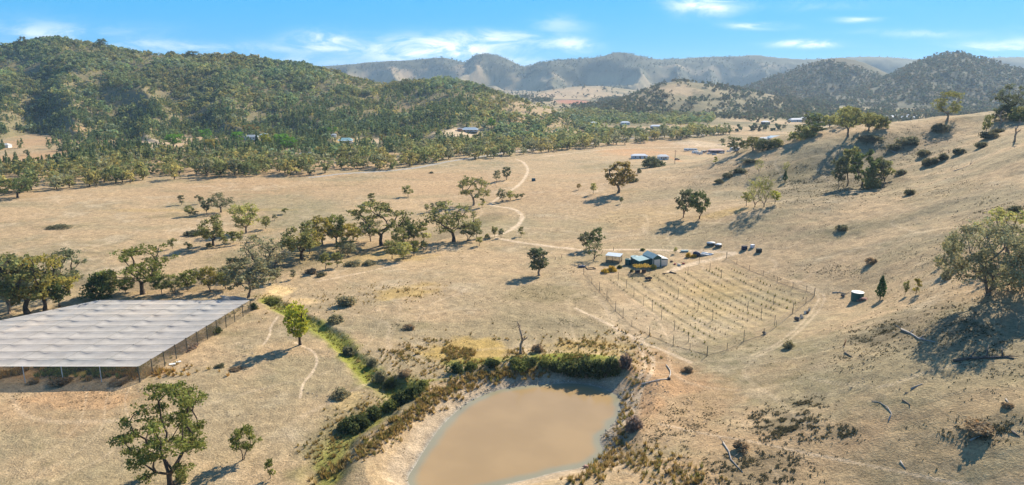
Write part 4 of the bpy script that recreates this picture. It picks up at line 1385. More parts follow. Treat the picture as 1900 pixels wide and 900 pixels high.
for k_ in range(5):
    j = gi[k_::5]
    n = len(j); s = rg.uniform(0.55, 1.0, n) * (0.8 + 0.75 * fbm(x[j], y[j], 60, 2, 251))
    pc_ = fbm(x[j], y[j], 70, 3, 261)[:, None]
    cc2 = colr(cols_g, n) * (0.62 + 0.75 * pc_) * (1 + (np.array([[-0.08, 0.03, 0.10]]) * (1.5 - 2.2 * fbm(x[j], y[j], 110, 3, 263)[:, None])) * 2.0)
    ST.add(HILLG[k_], x[j], y[j], z[j] - 0.4, s, s * rg.uniform(0.75, 1.1, n), rg.uniform(0, 6.28, n), np.clip(cc2, 0.02, 0.4))
# low scrub everywhere on the hill
x, y, z, px, py, d = scatter(600, 2000, -AZ, AZ * 0.35, 8.0)
_, hi_ = z_hills(x, y, True)
ok = (hi_ == 0) & (rg.uniform(0, 1, len(px)) > 0.35 + 0.6 * (cleared(px, py) > 0.9)) & (py < edge(px) - 20)
idx = np.where(ok)[0]; idx = idx[visible(x[idx], y[idx], z[idx], 3.0)]
for k_ in range(3):
    j = idx[k_::3]; n = len(j); s = rg.uniform(0.4, 1.0, n)
    ST.add(HILLS_S[k_], x[j], y[j], z[j] - 0.4, s, s, rg.uniform(0, 6.28, n), colr(cols_g * 1.05, n))
ST.build('gum_forest', M['leaf'], 'olive gum forest on the large left hill and the belt below it', 'forest')
# --- valley and hills behind, right of centre
SF = Stuff()
x, y, z, px, py, d = scatter(900, 3000, -AZ * 0.1, AZ, 13.0)
_, hi_ = z_hills(x, y, True)
nn_ = fbm(x, y, 150, 4, 211, 0.6)
den = np.where(hi_ == 1, sst(0.36, 0.5, nn_) * 0.95 + 0.1 + 0.3 * (px < 1235), np.where((hi_ == 2) | (hi_ == 3), 0.9, np.where(hi_ < 0, sst(0.47, 0.56, nn_), 0.35 * sst(0.5, 0.6, nn_))))
band = np.maximum(((py > 206) & (py < 228)) * 0.55, (py > 238) & (py < 246) & (px > 1030)) * 0.9
den = np.where(hi_ < 2, np.maximum(den * np.where((py > 228) & (px < 1500), 0.25, 1), band), den)
ok = (rg.uniform(0, 1, len(px)) < den * (1 - cleared(px, py))) & (px > 900) & (py < edge(px) - 3)
ok &= ~((hi_ == 0)) & ~((np.abs(px - 1200) < 190) & (py > 246))
idx = np.where(ok)[0]; idx = idx[visible(x[idx], y[idx], z[idx], 6.0)]
c_far = np.array([(0.062, 0.072, 0.038), (0.078, 0.076, 0.042), (0.054, 0.068, 0.036), (0.092, 0.08, 0.045)])
NEARF = far_gum(380, 11, 13, 5, 12, 1.9, 0.15, False)[:3], far_gum(381, 12, 12, 5, 12, 1.9, 0.15, False)[:3]
for k_ in range(4):
    j = idx[k_::4]; n = len(j); s = rg.uniform(0.6, 1.15, n)
    close = d[j] < 1900
    for tt, jj, ss in ((NEARF[k_ % 2], j[close], s[close]), (FARG[k_ % 3], j[~close], s[~close])):
        SF.add(tt, x[jj], y[jj], z[jj] - 0.5, ss, ss, rg.uniform(0, 6.28, len(jj)), colr(c_far, len(jj)))
# far range: sparse trees, dense on the upper slopes and along the skyline
x, y, z, px, py, d = scatter(3000, 5400, -AZ, AZ, 34.0)
_, hi_ = z_hills(x, y, True)
wd_ = fbm(x, y, 420, 4, 127, 0.62)
den = np.where(hi_ == 4, np.clip(sst(0.40, 0.56, wd_) * 0.85 + 0.9 * sst(0.30, 0.7, z / 260), 0.03, 0.95), 0.12 + 0.5 * sst(0.52, 0.6, wd_))
ok = rg.uniform(0, 1, len(px)) < den * (1 - cleared(px, py))
idx = np.where(ok)[0]; idx = idx[visible(x[idx], y[idx], z[idx], 6.0)]
for k_ in range(3):
    j = idx[k_::3]; n = len(j); s = rg.uniform(0.7, 1.3, n)
    SF.add(FARG[k_], x[j], y[j], z[j] - 0.5, s, s * 0.9, rg.uniform(0, 6.28, n), colr(c_far * 0.9, n))
# skyline trees
for hk, sp_, lim in ((0, 14, 1.0), (4, 24, 1.0)):
    P = HILLS[hk]['P']
    for a, b in zip(P[:-1], P[1:]):
        L = float(np.hypot(*(b - a)[:2])); n = int(L / sp_ * 1.0)
        t = rg.uniform(0, 1, n)
        xs = a[0] + (b[0] - a[0]) * t; ys = a[1] + (b[1] - a[1]) * t + rg.uniform(-12, 12, n)
        m = fbm(xs, ys, 120, 3, 221) > 0.42
        xs, ys = xs[m], ys[m]
        if not len(xs): continue
        zs = zg(xs, ys); s = rg.uniform(0.35, 0.95, len(xs)) * (0.62 if hk == 0 else 0.9)
        SF.add((HILLG if hk == 0 else FARG)[rg.integers(0, 3)], xs, ys, zs - 0.4, s, s, rg.uniform(0, 6.28, len(xs)), colr(c_far, len(xs)))
SF.build('distant_woods', M['leaf'], 'blue green woods on the distant hills and valley floor', 'forest')
# bright garden trees round the farmhouses: individuals
BRIGHT = [(322, 274, 246, 38, 'bright', 'round bright green garden tree left of the far white house'), (382, 262, 238, 26, 'bright', 'bright green tree in the forest above the garden trees'), (440, 268, 242, 26, 'bright', 'deep green garden tree left of the small white house'),
          (463, 246, 230, 30, 'rust', 'rust orange tree above the small white house'), (395, 278, 256, 24, 'yellow', 'ochre garden tree between two bright green ones'), (494, 275, 244, 26, 'lime', 'light green tree right of the small white house'),
          (524, 274, 246, 30, 'bright', 'bright green tree at the left of the farmhouse grove'), (540, 280, 252, 30, 'bright', 'bright green tree in the middle of the farmhouse grove'), (478, 282, 248, 10, 'pinegreen', 'narrow poplar in front of the small white house'),
          (600, 252, 236, 24, 'bright', 'bright green tree left of the green roofed house'), (616, 248, 234, 22, 'bright', 'round bright green tree behind the green roofed house'), (676, 272, 256, 22, 'dark', 'dark garden tree right of the green roofed house'),
          (684, 264, 248, 20, 'green', 'green garden tree behind the dark one'), (711, 266, 248, 20, 'rust', 'brownish tree alone right of the green roofed house'), (911, 238, 217, 20, 'bright', 'round green tree alone on the bare slope'),
          (929, 252, 232, 8, 'pinegreen', 'pointed conifer in the bare yard right of the pale roofed house'), (880, 262, 249, 10, 'dark', 'small dark tree in the bare yard below the pale roofed house'), (196, 274, 258, 8, 'bright', 'small bright green garden tree left of the pale field'),
          (185, 285, 270, 16, 'lime', 'yellow green garden tree at the left pale field'), (640, 300, 278, 26, 'olive', 'olive gum below the green roofed house'), (50, 288, 278, 12, 'dark', 'lone dark bush in the pink field at the left')]
for (px_, py_, tp, wd, cl, lb) in BRIGHT:
    T(px_, py_, tp, wd, 'pine' if cl == 'pinegreen' else 'round', cl, lb, 'conifer' if cl == 'pinegreen' else 'garden_tree')
for (px_, py_, tp, wd, cl, lb) in [(45, 92, 66, 20, 'darkgrey', 'largest tree standing out on the left hill skyline'), (190, 90, 70, 20, 'dark', 'dense round tree on the left hill skyline'), (110, 80, 64, 9, 'dark', 'small thin tree at the top of the left hill'),
                                   (80, 79, 66, 12, 'darkgrey', 'flat topped tree at the top of the left hill'), (434, 110, 94, 10, 'olive', 'thin tree on the skyline where the left hill dips'), (355, 108, 93, 26, 'darkgrey', 'wide tree on the middle of the left hill skyline'), (318, 106, 94, 16, 'darkgrey', 'small gum on the skyline left of the wide one'),
                                   (556, 172, 152, 18, 'dark', 'round dark tree alone in the scrub high on the hill')]:
    T(px_, py_, tp, wd, 'round', cl, lb)

# ------------------------------------------------------------------ bramble and reed banks, bushes
def shrub_shape(seed, w, h, n, ls, lobes=13):
    rg_ = np.random.default_rng(seed)
    mb = MB()
    P = []
    for i in range(lobes):
        a = rg_.uniform(0, 6.28); r0 = w * 0.5 * rg_.uniform(0.05, 0.62)
        c = np.array([r0 * math.cos(a), r0 * math.sin(a), h * rg_.uniform(0.05, 0.6) * (1.15 - r0 / w)])
        rr = np.array([w * 0.2, w * 0.2, h * 0.36]) * rg_.uniform(0.55, 1.35)
        q = rg_.normal(0, 1, (n // lobes, 3)); q /= np.linalg.norm(q, axis=1)[:, None]
        q *= rg_.uniform(0.55, 1.05, (len(q), 1))
        p = c + q * rr
        p[:, 2] = np.abs(p[:, 2])
        P.append(p)
        mb.tube([(0, 0, -0.1), tuple(c * 0.6), tuple(c)], [0.05, 0.035, 0.015], 4)
    p = np.vstack(P)
    v, c = leafquads(rg_, p, ls, 1.0, 0.6)
    return dict(t=newmesh('stems', mb.v, mb.f, [M['bark']]), c=newmesh('foliage', v, np.arange(len(v)).reshape(-1, 4), [M['leaf']], cols=c), h=h, w=w)


SHR = [shrub_shape(500 + i, 5, 2.4, 1500, 0.24) for i in range(8)]
TWIG = [shrub_shape(520 + i, 3, 1.1, 420, 0.16, 5) for i in range(3)]
SHRUBCOL = {'bramble': (0.048, 0.058, 0.022), 'reed': (0.10, 0.105, 0.03), 'brown': (0.19, 0.14, 0.085), 'purple': (0.15, 0.11, 0.085), 'grass': (0.22, 0.20, 0.05), 'drab': (0.17, 0.15, 0.085), 'gold': (0.29, 0.20, 0.035), 'darkdrab': (0.10, 0.095, 0.055)}


def shrub(px, py, wpx, top, col, label, name='bush', group=None, shapes=None, cat='bush'):
    x, y, z, d = ground(px, py)
    sh = rs.choice(shapes or SHR)
    wd = wpx * d / FPX
    R = raydir(px, top)
    t = math.hypot(x, y) / math.hypot(R[0], R[1])
    h = max(0.35, min(CAMH + R[2] * t - z, wd * 0.9))
    r = empty(name, (x, y + wd * 0.2, zg(x, y + wd * 0.2) - 0.05), rs.uniform(0, 6.28), (wd / sh['w'], wd / sh['w'], h / sh['h']))
    tag(r, label, cat, group)
    link('stems', sh['t'], r)
    k = rs.uniform(0.9, 1.12)
    link('foliage', sh['c'], r, color=[q * k for q in SHRUBCOL[col]])
    return r


for (px_, py_, wd, tp, cl, lb) in [
        (1032, 695, 46, 674, 'bramble', 'dark green bramble at the left end of the tall bank above the dam'), (1056, 699, 50, 672, 'bramble', 'second dark bramble from the left on the tall bank above the dam'),
        (1084, 702, 52, 670, 'bramble', 'dark bramble in the middle of the tall bank above the dam'), (1110, 703, 52, 667, 'bramble', 'dark bramble right of the middle of the tall bank above the dam'),
        (1136, 700, 50, 663, 'bramble', 'tallest dark bramble at the right end of the bank above the dam'), (1160, 686, 34, 656, 'purple', 'purple brown bush closing the right end of the dark bramble bank'),
        (1010, 684, 36, 668, 'reed', 'lower green bramble left of the dark bank above the dam'), (984, 680, 34, 666, 'bramble', 'low dark bush under the bare dead tree, right one'), (958, 680, 32, 668, 'reed', 'low green bush under the bare dead tree, left one'),
        (845, 694, 40, 671, 'bramble', 'dark bush at the left end of the green strip above the dam'), (870, 688, 36, 671, 'reed', 'green bush second along the green strip above the dam'), (912, 682, 34, 668, 'bramble', 'dark bush in the middle of the green strip above the dam'),
        (970, 690, 50, 676, 'reed', 'long low green bush just below the dead tree'),
        (646, 805, 48, 780, 'bramble', 'dark bramble lowest on the gully bank left of the dam'), (668, 796, 44, 770, 'bramble', 'dark bramble second lowest on the gully bank left of the dam'), (696, 780, 44, 756, 'bramble', 'dark bramble in the middle of the gully bank left of the dam'),
        (722, 766, 44, 744, 'reed', 'green bramble above the middle of the gully bank left of the dam'), (744, 752, 44, 728, 'bramble', 'dark bramble near the top of the gully bank left of the dam'), (768, 738, 40, 716, 'bramble', 'topmost dark bramble on the gully bank left of the dam'),
        (786, 722, 34, 706, 'reed', 'green bush where the gully bank meets the orange tussocks'), (705, 712, 32, 690, 'drab', 'drab bush on the left side of the green gully'), (722, 722, 26, 704, 'bramble', 'dark bush in the bend of the green gully'),
        (645, 662, 36, 642, 'darkdrab', 'dark scrub on the gully edge right of the bright yellow green gum'), (622, 600, 36, 582, 'drab', 'drab round shrub on the upper gully edge'), (640, 570, 46, 552, 'drab', 'wide drab shrub at the head of the gully'),
        (690, 680, 26, 668, 'darkdrab', 'dark scrub on the gully edge below the orange flat'), (630, 740, 46, 726, 'drab', 'flat drab bush left of the yellow sandy patch'), (750, 700, 30, 688, 'brown', 'brown bush between gully and orange tussocks'),
        (1000, 655, 30, 636, 'brown', 'brown bush right behind the bare dead tree'), (760, 612, 30, 602, 'brown', 'small brown bush alone in the field above the orange flat'),
        (1178, 800, 44, 772, 'purple', 'purple brown bush on the dam wall right of the water'), (1466, 646, 28, 632, 'drab', 'round drab bush below the right fence corner of the vineyard'), (1277, 692, 24, 680, 'brown', 'small brown bush below the bottom corner of the vineyard'),
        (1565, 428, 34, 416, 'darkdrab', 'round dark bush alone on the upper right slope'), (1620, 489, 28, 476, 'brown', 'brownish bush above the lone conifer'), (1690, 362, 24, 350, 'darkdrab', 'dark bush on the near spur of the right hill'),
        (1832, 806, 84, 792, 'brown', 'wide dry brush heap at the right of the foreground'), (1380, 838, 44, 822, 'brown', 'dry brush round the curved fallen branch'), (1872, 756, 30, 746, 'brown', 'small dry bush above the wide brush heap'),
        (107, 716, 44, 703, 'brown', 'dry brown brush heap against the front of the net canopy'), (60, 713, 26, 707, 'brown', 'low dry weeds at the left front of the net canopy'), (215, 715, 36, 709, 'brown', 'low dry weeds at the right front of the net canopy'),
        (405, 683, 24, 676, 'darkdrab', 'small dark weed clump right of the net canopy, upper left of two'), (436, 688, 34, 682, 'brown', 'flat brown weed clump right of the net canopy, lower right of two'),
        (330, 652, 70, 636, 'purple', 'long strip of dry weeds along the right side of the net canopy'), (392, 622, 36, 606, 'bramble', 'dark bush against the right side of the net canopy'), (366, 632, 40, 620, 'brown', 'dry weeds beside the dark bush on the net canopy side'),
        (470, 575, 26, 560, 'bramble', 'dark bush by the back right post of the net canopy'), (500, 566, 40, 554, 'reed', 'green bush at the start of the green gully'), (575, 508, 34, 497, 'brown', 'brown bush below the creek line gums'), (596, 514, 24, 504, 'darkdrab', 'dark bush below the creek line gums'),
        (652, 494, 40, 484, 'drab', 'drab mound below the thicket of saplings, left one of two'), (684, 492, 30, 482, 'drab', 'drab mound below the thicket of saplings, right one of two'),
        (1125, 506, 22, 498, 'gold', 'orange yellow bush left of the tanks, lower one'), (1137, 504, 20, 493, 'gold', 'bright orange bush left of the tanks, upper one'), (1149, 498, 14, 491, 'bramble', 'dark bush between the orange bushes and the tanks'),
        (1277, 478, 12, 468, 'gold', 'golden bush behind the shed beside the track, left one'), (1287, 478, 16, 472, 'gold', 'golden bush behind the shed beside the track, right one'), (1192, 465, 12, 460, 'reed', 'little green bush above the shed track'),
        (352, 438, 44, 426, 'darkdrab', 'dark low mound in the left paddock'), (106, 424, 54, 417, 'darkdrab', 'long dark reed bed in the far left paddock'),
        (800, 322, 10, 318, 'darkdrab', 'tiny dark bush near the far edge of the middle field'), (1176, 338, 26, 330, 'darkdrab', 'dark bush in the open behind the orange brown gum')]:
    shrub(px_, py_, wd, tp, cl, lb)
for (px_, py_, wd, tp, lb) in [
        (1722, 308, 24, 292, 'lowest bush mound in the hill gully'), (1738, 304, 20, 290, 'second bush mound up the hill gully'), (1752, 296, 28, 282, 'third bush mound up the hill gully'), (1784, 286, 38, 272, 'long bush mound in the middle of the hill gully'), (1822, 274, 26, 262, 'bush mound below the tall thin crest sapling'),
        (1840, 258, 40, 244, 'wide dark mound near the top of the hill gully'), (1856, 246, 30, 236, 'topmost dark mound of the hill gully'), (1676, 324, 30, 314, 'dark mound right of the shady thicket'), (1660, 280, 30, 268, 'dark scrub below the highest crest gum, left one'), (1690, 270, 44, 252, 'dark scrub below the highest crest gum, middle one'), (1716, 290, 30, 276, 'dark scrub below the highest crest gum, right one'),
        (1336, 340, 22, 332, 'dark scrub on the lower slope, left one of three'), (1352, 330, 24, 320, 'dark scrub on the lower slope, middle one of three'), (1374, 322, 36, 312, 'dark scrub on the lower slope, right one of three'),
        (1395, 302, 40, 296, 'dark scrub under the low crest gums'), (1620, 262, 60, 254, 'shaded scrub right of the fan shaped gum'), (1890, 392, 40, 380, 'dark scrub at the right edge above the yellowish gum'), (1745, 246, 40, 228, 'dark scrub under the highest crest gum')]:
    shrub(px_, py_, wd, tp, 'darkdrab', lb, group=None)

# ------------------------------------------------------------------ grasses and weeds (uncountable)
def tuft(seed, n, h, w, blade):
    r_ = np.random.default_rng(seed)
    a = r_.uniform(0, 6.28, n); rr = w * 0.5 * r_.uniform(0, 1, n) ** 0.5
    b = np.stack([rr * 0.45 * np.cos(a), rr * 0.45 * np.sin(a), np.zeros(n)], -1)
    tip = np.stack([rr * 1.2 * np.cos(a), rr * 1.2 * np.sin(a), h * r_.uniform(0.5, 1, n)], -1)
    sd_ = np.stack([-np.sin(a + r_.normal(0, .6, n)), np.cos(a), np.zeros(n)], -1) * blade
    v = np.stack([b - sd_, b + sd_, tip + sd_ * 0.35, tip - sd_ * 0.35], 1).reshape(-1, 3)
    c = np.repeat(r_.uniform(0.7, 1.3, n), 4)[:, None] * np.ones(3)
    return v, np.arange(4 * n).reshape(-1, 4), c


TUS = [tuft(600 + i, 16, 0.95, 1.1, 0.09) for i in range(4)]
WEED = [tuft(610 + i, 7, 0.30, 0.7, 0.10) for i in range(4)]


def lumps(seed, n):
    """low flat weed pads and stones"""
    r_ = np.random.default_rng(seed)
    V = []; F = []
    for i in range(n):
        c = r_.normal(0, 0.3, 2); s = r_.uniform(0.12, 0.3); a = r_.uniform(0, 6.28)
        o = len(V)
        for j in range(5):
            th = a + j * 1.2566
            V.append((c[0] + s * math.cos(th), c[1] + s * math.sin(th), 0.0))
        for j in range(5):
            th = a + j * 1.2566
            V.append((c[0] + s * 0.55 * math.cos(th), c[1] + s * 0.55 * math.sin(th), s * r_.uniform(0.5, 0.8)))
        for j in range(5):
            F.append((o + j, o + (j + 1) % 5, o + 5 + (j + 1) % 5, o + 5 + j))
        F.append((o + 5, o + 6, o + 7, o + 8)); F.append((o + 5, o + 8, o + 9, o + 9 - 4 + 4 - 0) if False else (o + 8, o + 9, o + 5, o + 5))
    V = np.array(V); F = np.array([f if len(set(f)) == 4 else (f[0], f[1], f[2], f[2]) for f in F])
    F = F[[len(set(f)) == 4 for f in F.tolist()]]
    return V, F, np.ones((len(V), 3))


LUMP = [lumps(620 + i, 4) for i in range(3)]


def ellipse_pts(px, py, rx, ry, n):
    n2_ = n * 3
    H = hit(px + rx * 0.75 * rg.normal(0, 1, n2_), py + ry * 0.75 * rg.normal(0, 1, n2_))
    sc_ = max(1.5, rx * float(np.median(H[:, 3])) / FPX * 0.3)
    k__ = fbm(H[:, 0], H[:, 1], sc_, 3, 431, 0.7) + rg.normal(0, 0.03, n2_)
    H = H[np.argsort(-k__)[:n]]
    return H[:, 0], H[:, 1], H[:, 2]


def strip_pts(P, wd, n):
    L = hitline(P)
    seg = np.hypot(*np.diff(L, axis=0).T); cum = np.r_[0, np.cumsum(seg)]
    t = rg.uniform(0, cum[-1], n)
    x = np.interp(t, cum, L[:, 0]) + rg.normal(0, wd, n); y = np.interp(t, cum, L[:, 1]) + rg.normal(0, wd, n)
    return x, y, zg(x, y)


TG = Stuff()
tus_cols = np.array([(0.38, 0.26, 0.08), (0.32, 0.23, 0.07), (0.21, 0.19, 0.055), (0.44, 0.32, 0.14), (0.25, 0.17, 0.06)])


def put_tufts(S, shapes, x, y, z, pal, s0, s1, sink=0.03):
    ok = ~((np.abs(x) < 60) & inside(x, y, POND))
    x, y, z = x[ok], y[ok], z[ok]
    for k_ in range(len(shapes)):
        j = slice(k_, None, len(shapes)); n = len(x[j]); s = rg.uniform(s0, s1, n)
        S.add(shapes[k_], x[j], y[j], z[j] - sink, s, s * rg.uniform(0.8, 1.2, n), rg.uniform(0, 6.28, n), colr(pal, n))


for P, wd, n, s0, s1 in [
        ([(600, 885), (640, 860), (668, 838), (700, 815), (735, 790), (770, 764), (800, 742), (840, 722), (880, 706), (930, 694), (990, 690)], 1.3, 520, 0.7, 1.5),
        ([(670, 850), (700, 825), (730, 800), (765, 775), (800, 752)], 1.0, 160, 0.6, 1.2), ([(790, 745), (850, 712), (910, 694), (1000, 690), (1020, 700)], 1.0, 200, 0.5, 1.1),
        ([(1176, 705), (1166, 740), (1158, 775), (1150, 805)], 1.0, 90, 0.6, 1.2), ([(1150, 810), (1130, 845), (1100, 885), (1060, 900)], 1.3, 130, 0.7, 1.4), ([(1150, 840), (1200, 860), (1250, 880), (1300, 895)], 2.6, 200, 0.6, 1.4),
        ([(620, 790), (650, 770), (690, 745)], 2.0, 80, 0.5, 1.0), ([(1200, 660), (1180, 690), (1190, 720)], 1.5, 60, 0.4, 0.9), ([(590, 850), (610, 830), (640, 815)], 2.0, 90, 0.5, 1.1)]:
    x, y, z = strip_pts(P, wd, n)
    put_tufts(TG, TUS, x, y, z, tus_cols, s0 * 0.85, s1 * 0.8)
for (px_, py_, rx, ry, n, s0, s1) in [(850, 655, 95, 20, 750, 0.35, 0.85), (760, 690, 45, 22, 160, 0.3, 0.8), (1080, 645, 80, 16, 260, 0.35, 0.8), (1150, 640, 40, 22, 120, 0.4, 0.8), (750, 542, 50, 12, 160, 0.3, 0.6), (620, 560, 50, 18, 90, 0.3, 0.7), (500, 570, 40, 14, 70, 0.3, 0.7)]:
    x, y, z = ellipse_pts(px_, py_, rx, ry, n)
    put_tufts(TG, TUS, x, y, z, tus_cols, s0, s1)
x, y, z = ellipse_pts(1040, 664, 120, 9, 500); put_tufts(TG, TUS, x, y, z, np.array([(0.16, 0.17, 0.04), (0.22, 0.20, 0.06)]), 0.25, 0.5)
for P, wd, n in [([(485, 548), (535, 578), (575, 600), (612, 622), (640, 648), (668, 676), (690, 700), (722, 712), (770, 712)], 1.3, 500), ([(738, 732), (715, 752), (690, 765)], 1.5, 130)]:
    x, y, z = strip_pts(P, wd, n)
    put_tufts(TG, TUS, x, y, z, np.array([(0.20, 0.21, 0.03), (0.15, 0.17, 0.035), (0.28, 0.22, 0.06)]), 0.25, 0.6)
# crops seen under the net canopy
x, y, z = ellipse_pts(20, 692, 170, 7, 1300); put_tufts(TG, TUS, x, y, z, np.array([(0.42, 0.24, 0.06), (0.34, 0.24, 0.08)]), 0.6, 1.3)
x, y, z = ellipse_pts(140, 688, 50, 8, 900); put_tufts(TG, TUS, x, y, z, np.array([(0.09, 0.15, 0.03), (0.13, 0.18, 0.04)]), 0.9, 1.8)
x, y, z = strip_pts([(240, 690), (300, 655), (350, 622), (400, 595), (440, 575)], 2.2, 260); put_tufts(TG, TUS, x, y, z, np.array([(0.30, 0.23, 0.05), (0.22, 0.2, 0.06)]), 0.4, 0.9)
TG.build('tussock_grass', M['grassleaf'], 'orange and green tussock grass round the dam and gullies', 'grass')

WG = Stuff()
weed_cols = np.array([(0.13, 0.115, 0.065), (0.19, 0.165, 0.09), (0.10, 0.10, 0.06), (0.26, 0.21, 0.11)])
for (px_, py_, rx, ry, n, s0, s1) in [
        (1455, 788, 46, 20, 620, 0.7, 1.5), (1500, 748, 24, 9, 130, 0.6, 1.3), (1560, 805, 24, 11, 150, 0.6, 1.3), (1400, 872, 70, 28, 500, 0.6, 1.4), (1835, 800, 60, 14, 200, 0.6, 1.3), (1640, 622, 55, 20, 420, 0.6, 1.3), (1600, 660, 60, 24, 200, 0.5, 1.1),
        (1760, 600, 60, 40, 300, 0.5, 1.2), (1830, 620, 80, 60, 420, 0.5, 1.2), (1230, 800, 60, 40, 330, 0.5, 1.2), (1270, 770, 70, 30, 240, 0.4, 1.0), (1700, 500, 60, 40, 200, 0.4, 1.1), (1780, 480, 50, 20, 200, 0.5, 1.2),
        (1530, 330, 70, 30, 420, 0.8, 1.8), (1480, 362, 60, 16, 300, 0.7, 1.6), (1440, 335, 60, 20, 240, 0.7, 1.5), (1640, 270, 60, 24, 300, 0.7, 1.8), (1700, 270, 60, 30, 240, 0.8, 1.8), (1600, 345, 60, 14, 240, 0.7, 1.5), (1850, 395, 50, 18, 240, 0.7, 1.5), (1760, 350, 80, 20, 160, 0.5, 1.2),
        (1310, 330, 60, 14, 160, 0.7, 1.5), (1400, 305, 60, 8, 120, 0.7, 1.5), (1020, 545, 70, 16, 240, 0.4, 0.9), (1020, 600, 80, 14, 260, 0.4, 0.9), (1060, 505, 20, 12, 70, 0.5, 1.1), (880, 560, 60, 20, 120, 0.3, 0.8), (760, 605, 40, 10, 90, 0.4, 0.9),
        (1520, 500, 40, 10, 120, 0.5, 1.1), (1560, 505, 40, 8, 80, 0.5, 1.0), (1850, 700, 60, 40, 120, 0.4, 1.0), (1480, 430, 80, 20, 90, 0.4, 1.0), (430, 650, 60, 20, 90, 0.3, 0.8), (100, 735, 120, 12, 160, 0.4, 0.9), (560, 660, 50, 14, 90, 0.3, 0.7), (620, 820, 40, 40, 120, 0.4, 1.0),
        (1340, 420, 60, 14, 120, 0.4, 1.0), (1220, 420, 80, 14, 100, 0.4, 1.0), (1140, 400, 60, 14, 60, 0.4, 1.0), (560, 500, 100, 20, 160, 0.4, 1.0), (360, 545, 130, 10, 160, 0.4, 1.0)]:
    x, y, z = ellipse_pts(px_, py_, rx, ry, int(n * 1.7))
    put_tufts(WG, WEED, x, y, z, weed_cols, s0 * 0.6, s1 * 0.72)
# sparse everywhere on the dry pasture, clustered
x = rg.uniform(-200, 260, 30000); y = rg.uniform(70, 520, 30000)
kk = fbm(x, y, 16, 4, 401, 0.65)
right = sst(-20, 120, x)
m_ = (kk > 0.60 - 0.07 * right) & (rg.uniform(0, 1, len(x)) < 0.9)
x, y = x[m_], y[m_]
fx, fy, _ = project(x, y, zg(x, y))
m_ = ~((fx < 470) & (fy > 550) & (fy < 690) & (fx < 256 + (690 - fy) * 1.6))
x, y = x[m_], y[m_]
put_tufts(WG, WEED, x, y, zg(x, y), np.array([(0.17, 0.145, 0.075), (0.26, 0.21, 0.11), (0.36, 0.28, 0.14), (0.20, 0.15, 0.08)]), 0.25, 0.85)
WG.build('weeds', M['grassleaf'], 'dull clumps of dry weeds over the pasture', 'weeds')
RG_ = Stuff()
x, y, z = strip_pts([(845, 765), (900, 732), (960, 717), (1040, 709), (1120, 716), (1156, 745), (1138, 790), (1124, 830), (1110, 868)], 0.9, 420)
put_tufts(RG_, LUMP, x, y, z, np.array([(0.40, 0.35, 0.27), (0.30, 0.26, 0.2), (0.5, 0.45, 0.36)]), 0.3, 0.9)
x, y, z = ellipse_pts(1145, 815, 18, 24, 120); put_tufts(RG_, LUMP, x, y, z, np.array([(0.36, 0.31, 0.24), (0.25, 0.22, 0.18)]), 0.5, 1.1)
for (px_, py_, rx, ry, n) in [(440, 665, 50, 16, 50), (200, 722, 90, 6, 60), (580, 735, 60, 16, 40), (1215, 720, 26, 16, 60), (1300, 800, 60, 50, 50), (1700, 640, 90, 50, 60), (1640, 700, 100, 30, 40)]:
    x, y, z = ellipse_pts(px_, py_, rx, ry, n); put_tufts(RG_, LUMP, x, y, z, np.array([(0.40, 0.33, 0.25), (0.30, 0.24, 0.17)]), 0.25, 0.7)
RG_.build('scattered_stones', leafmat('stone_grains', 0.0), 'loose pale stones along the waterline and in the pasture', 'stones')

# ------------------------------------------------------------------ the net canopy
def netting(name, col, clear):
    m = bpy.data.materials.new(name); m.use_nodes = True; m.node_tree.nodes.clear()
    t = NT(m.node_tree)
    tcd = t.n('ShaderNodeTexCoord')
    c_ = t.mix(1.0, col, t.ramp(t.noise(tcd.outputs['Object'], 0.35, 5.0, 0.65), 0.3, 0.7, 0.88, 1.06), 'MULTIPLY')
    d_1 = t.n('ShaderNodeBsdfDiffuse'); t.link(c_, d_1.inputs[0])
    d_2 = t.n('ShaderNodeBsdfTranslucent'); t.link(c_, d_2.inputs[0])
    m1 = t.n('ShaderNodeMixShader'); m1.inputs[0].default_value = 0.35
    t.link(d_1.outputs[0], m1.inputs[1]); t.link(d_2.outputs[0], m1.inputs[2])
    tr_ = t.n('ShaderNodeBsdfTransparent'); m2 = t.n('ShaderNodeMixShader'); m2.inputs[0].default_value = 1 - clear
    t.link(tr_.outputs[0], m2.inputs[1]); t.link(m1.outputs[0], m2.inputs[2])
    o_ = t.n('ShaderNodeOutputMaterial'); t.link(m2.outputs[0], o_.inputs[0])
    return m


HN = 4.0
FR = np.array(atz(256, 681, HN)); BR = np.array(atz(464, 557, HN)); BL = np.array(atz(204, 553, HN)); L1 = np.array(atz(0, 595, HN)); L2 = np.array(atz(-330, 665, HN))
yF = FR[1]; rows = 11; cw = 10.6
netmat = netting('white_net', (0.80, 0.77, 0.73), 0.26)
sidenet = bpy.data.materials.new('side_net'); sidenet.use_nodes = True; sidenet.node_tree.nodes.clear()
t = NT(sidenet.node_tree)
dn = t.n('ShaderNodeBsdfDiffuse'); dn.inputs[0].default_value = (0.25, 0.21, 0.15, 1)
tn_ = t.n('ShaderNodeBsdfTransparent'); mx = t.n('ShaderNodeMixShader'); mx.inputs[0].default_value = 0.32
t.link(tn_.outputs[0], mx.inputs[1]); t.link(dn.outputs[0], mx.inputs[2])
o_ = t.n('ShaderNodeOutputMaterial'); t.link(mx.outputs[0], o_.inputs[0])
thin_net = sidenet.copy(); thin_net.name = 'thin_wire_net'
[n for n in thin_net.node_tree.nodes if n.type == 'MIX_SHADER'][0].inputs[0].default_value = 0.10
can = empty('net_canopy', (float(FR[0]), float(yF), z1(FR[0], yF)))
tag(can, 'large flat canopy of white netting over crops, held up by posts', 'net canopy')
O3 = np.array(can.location)
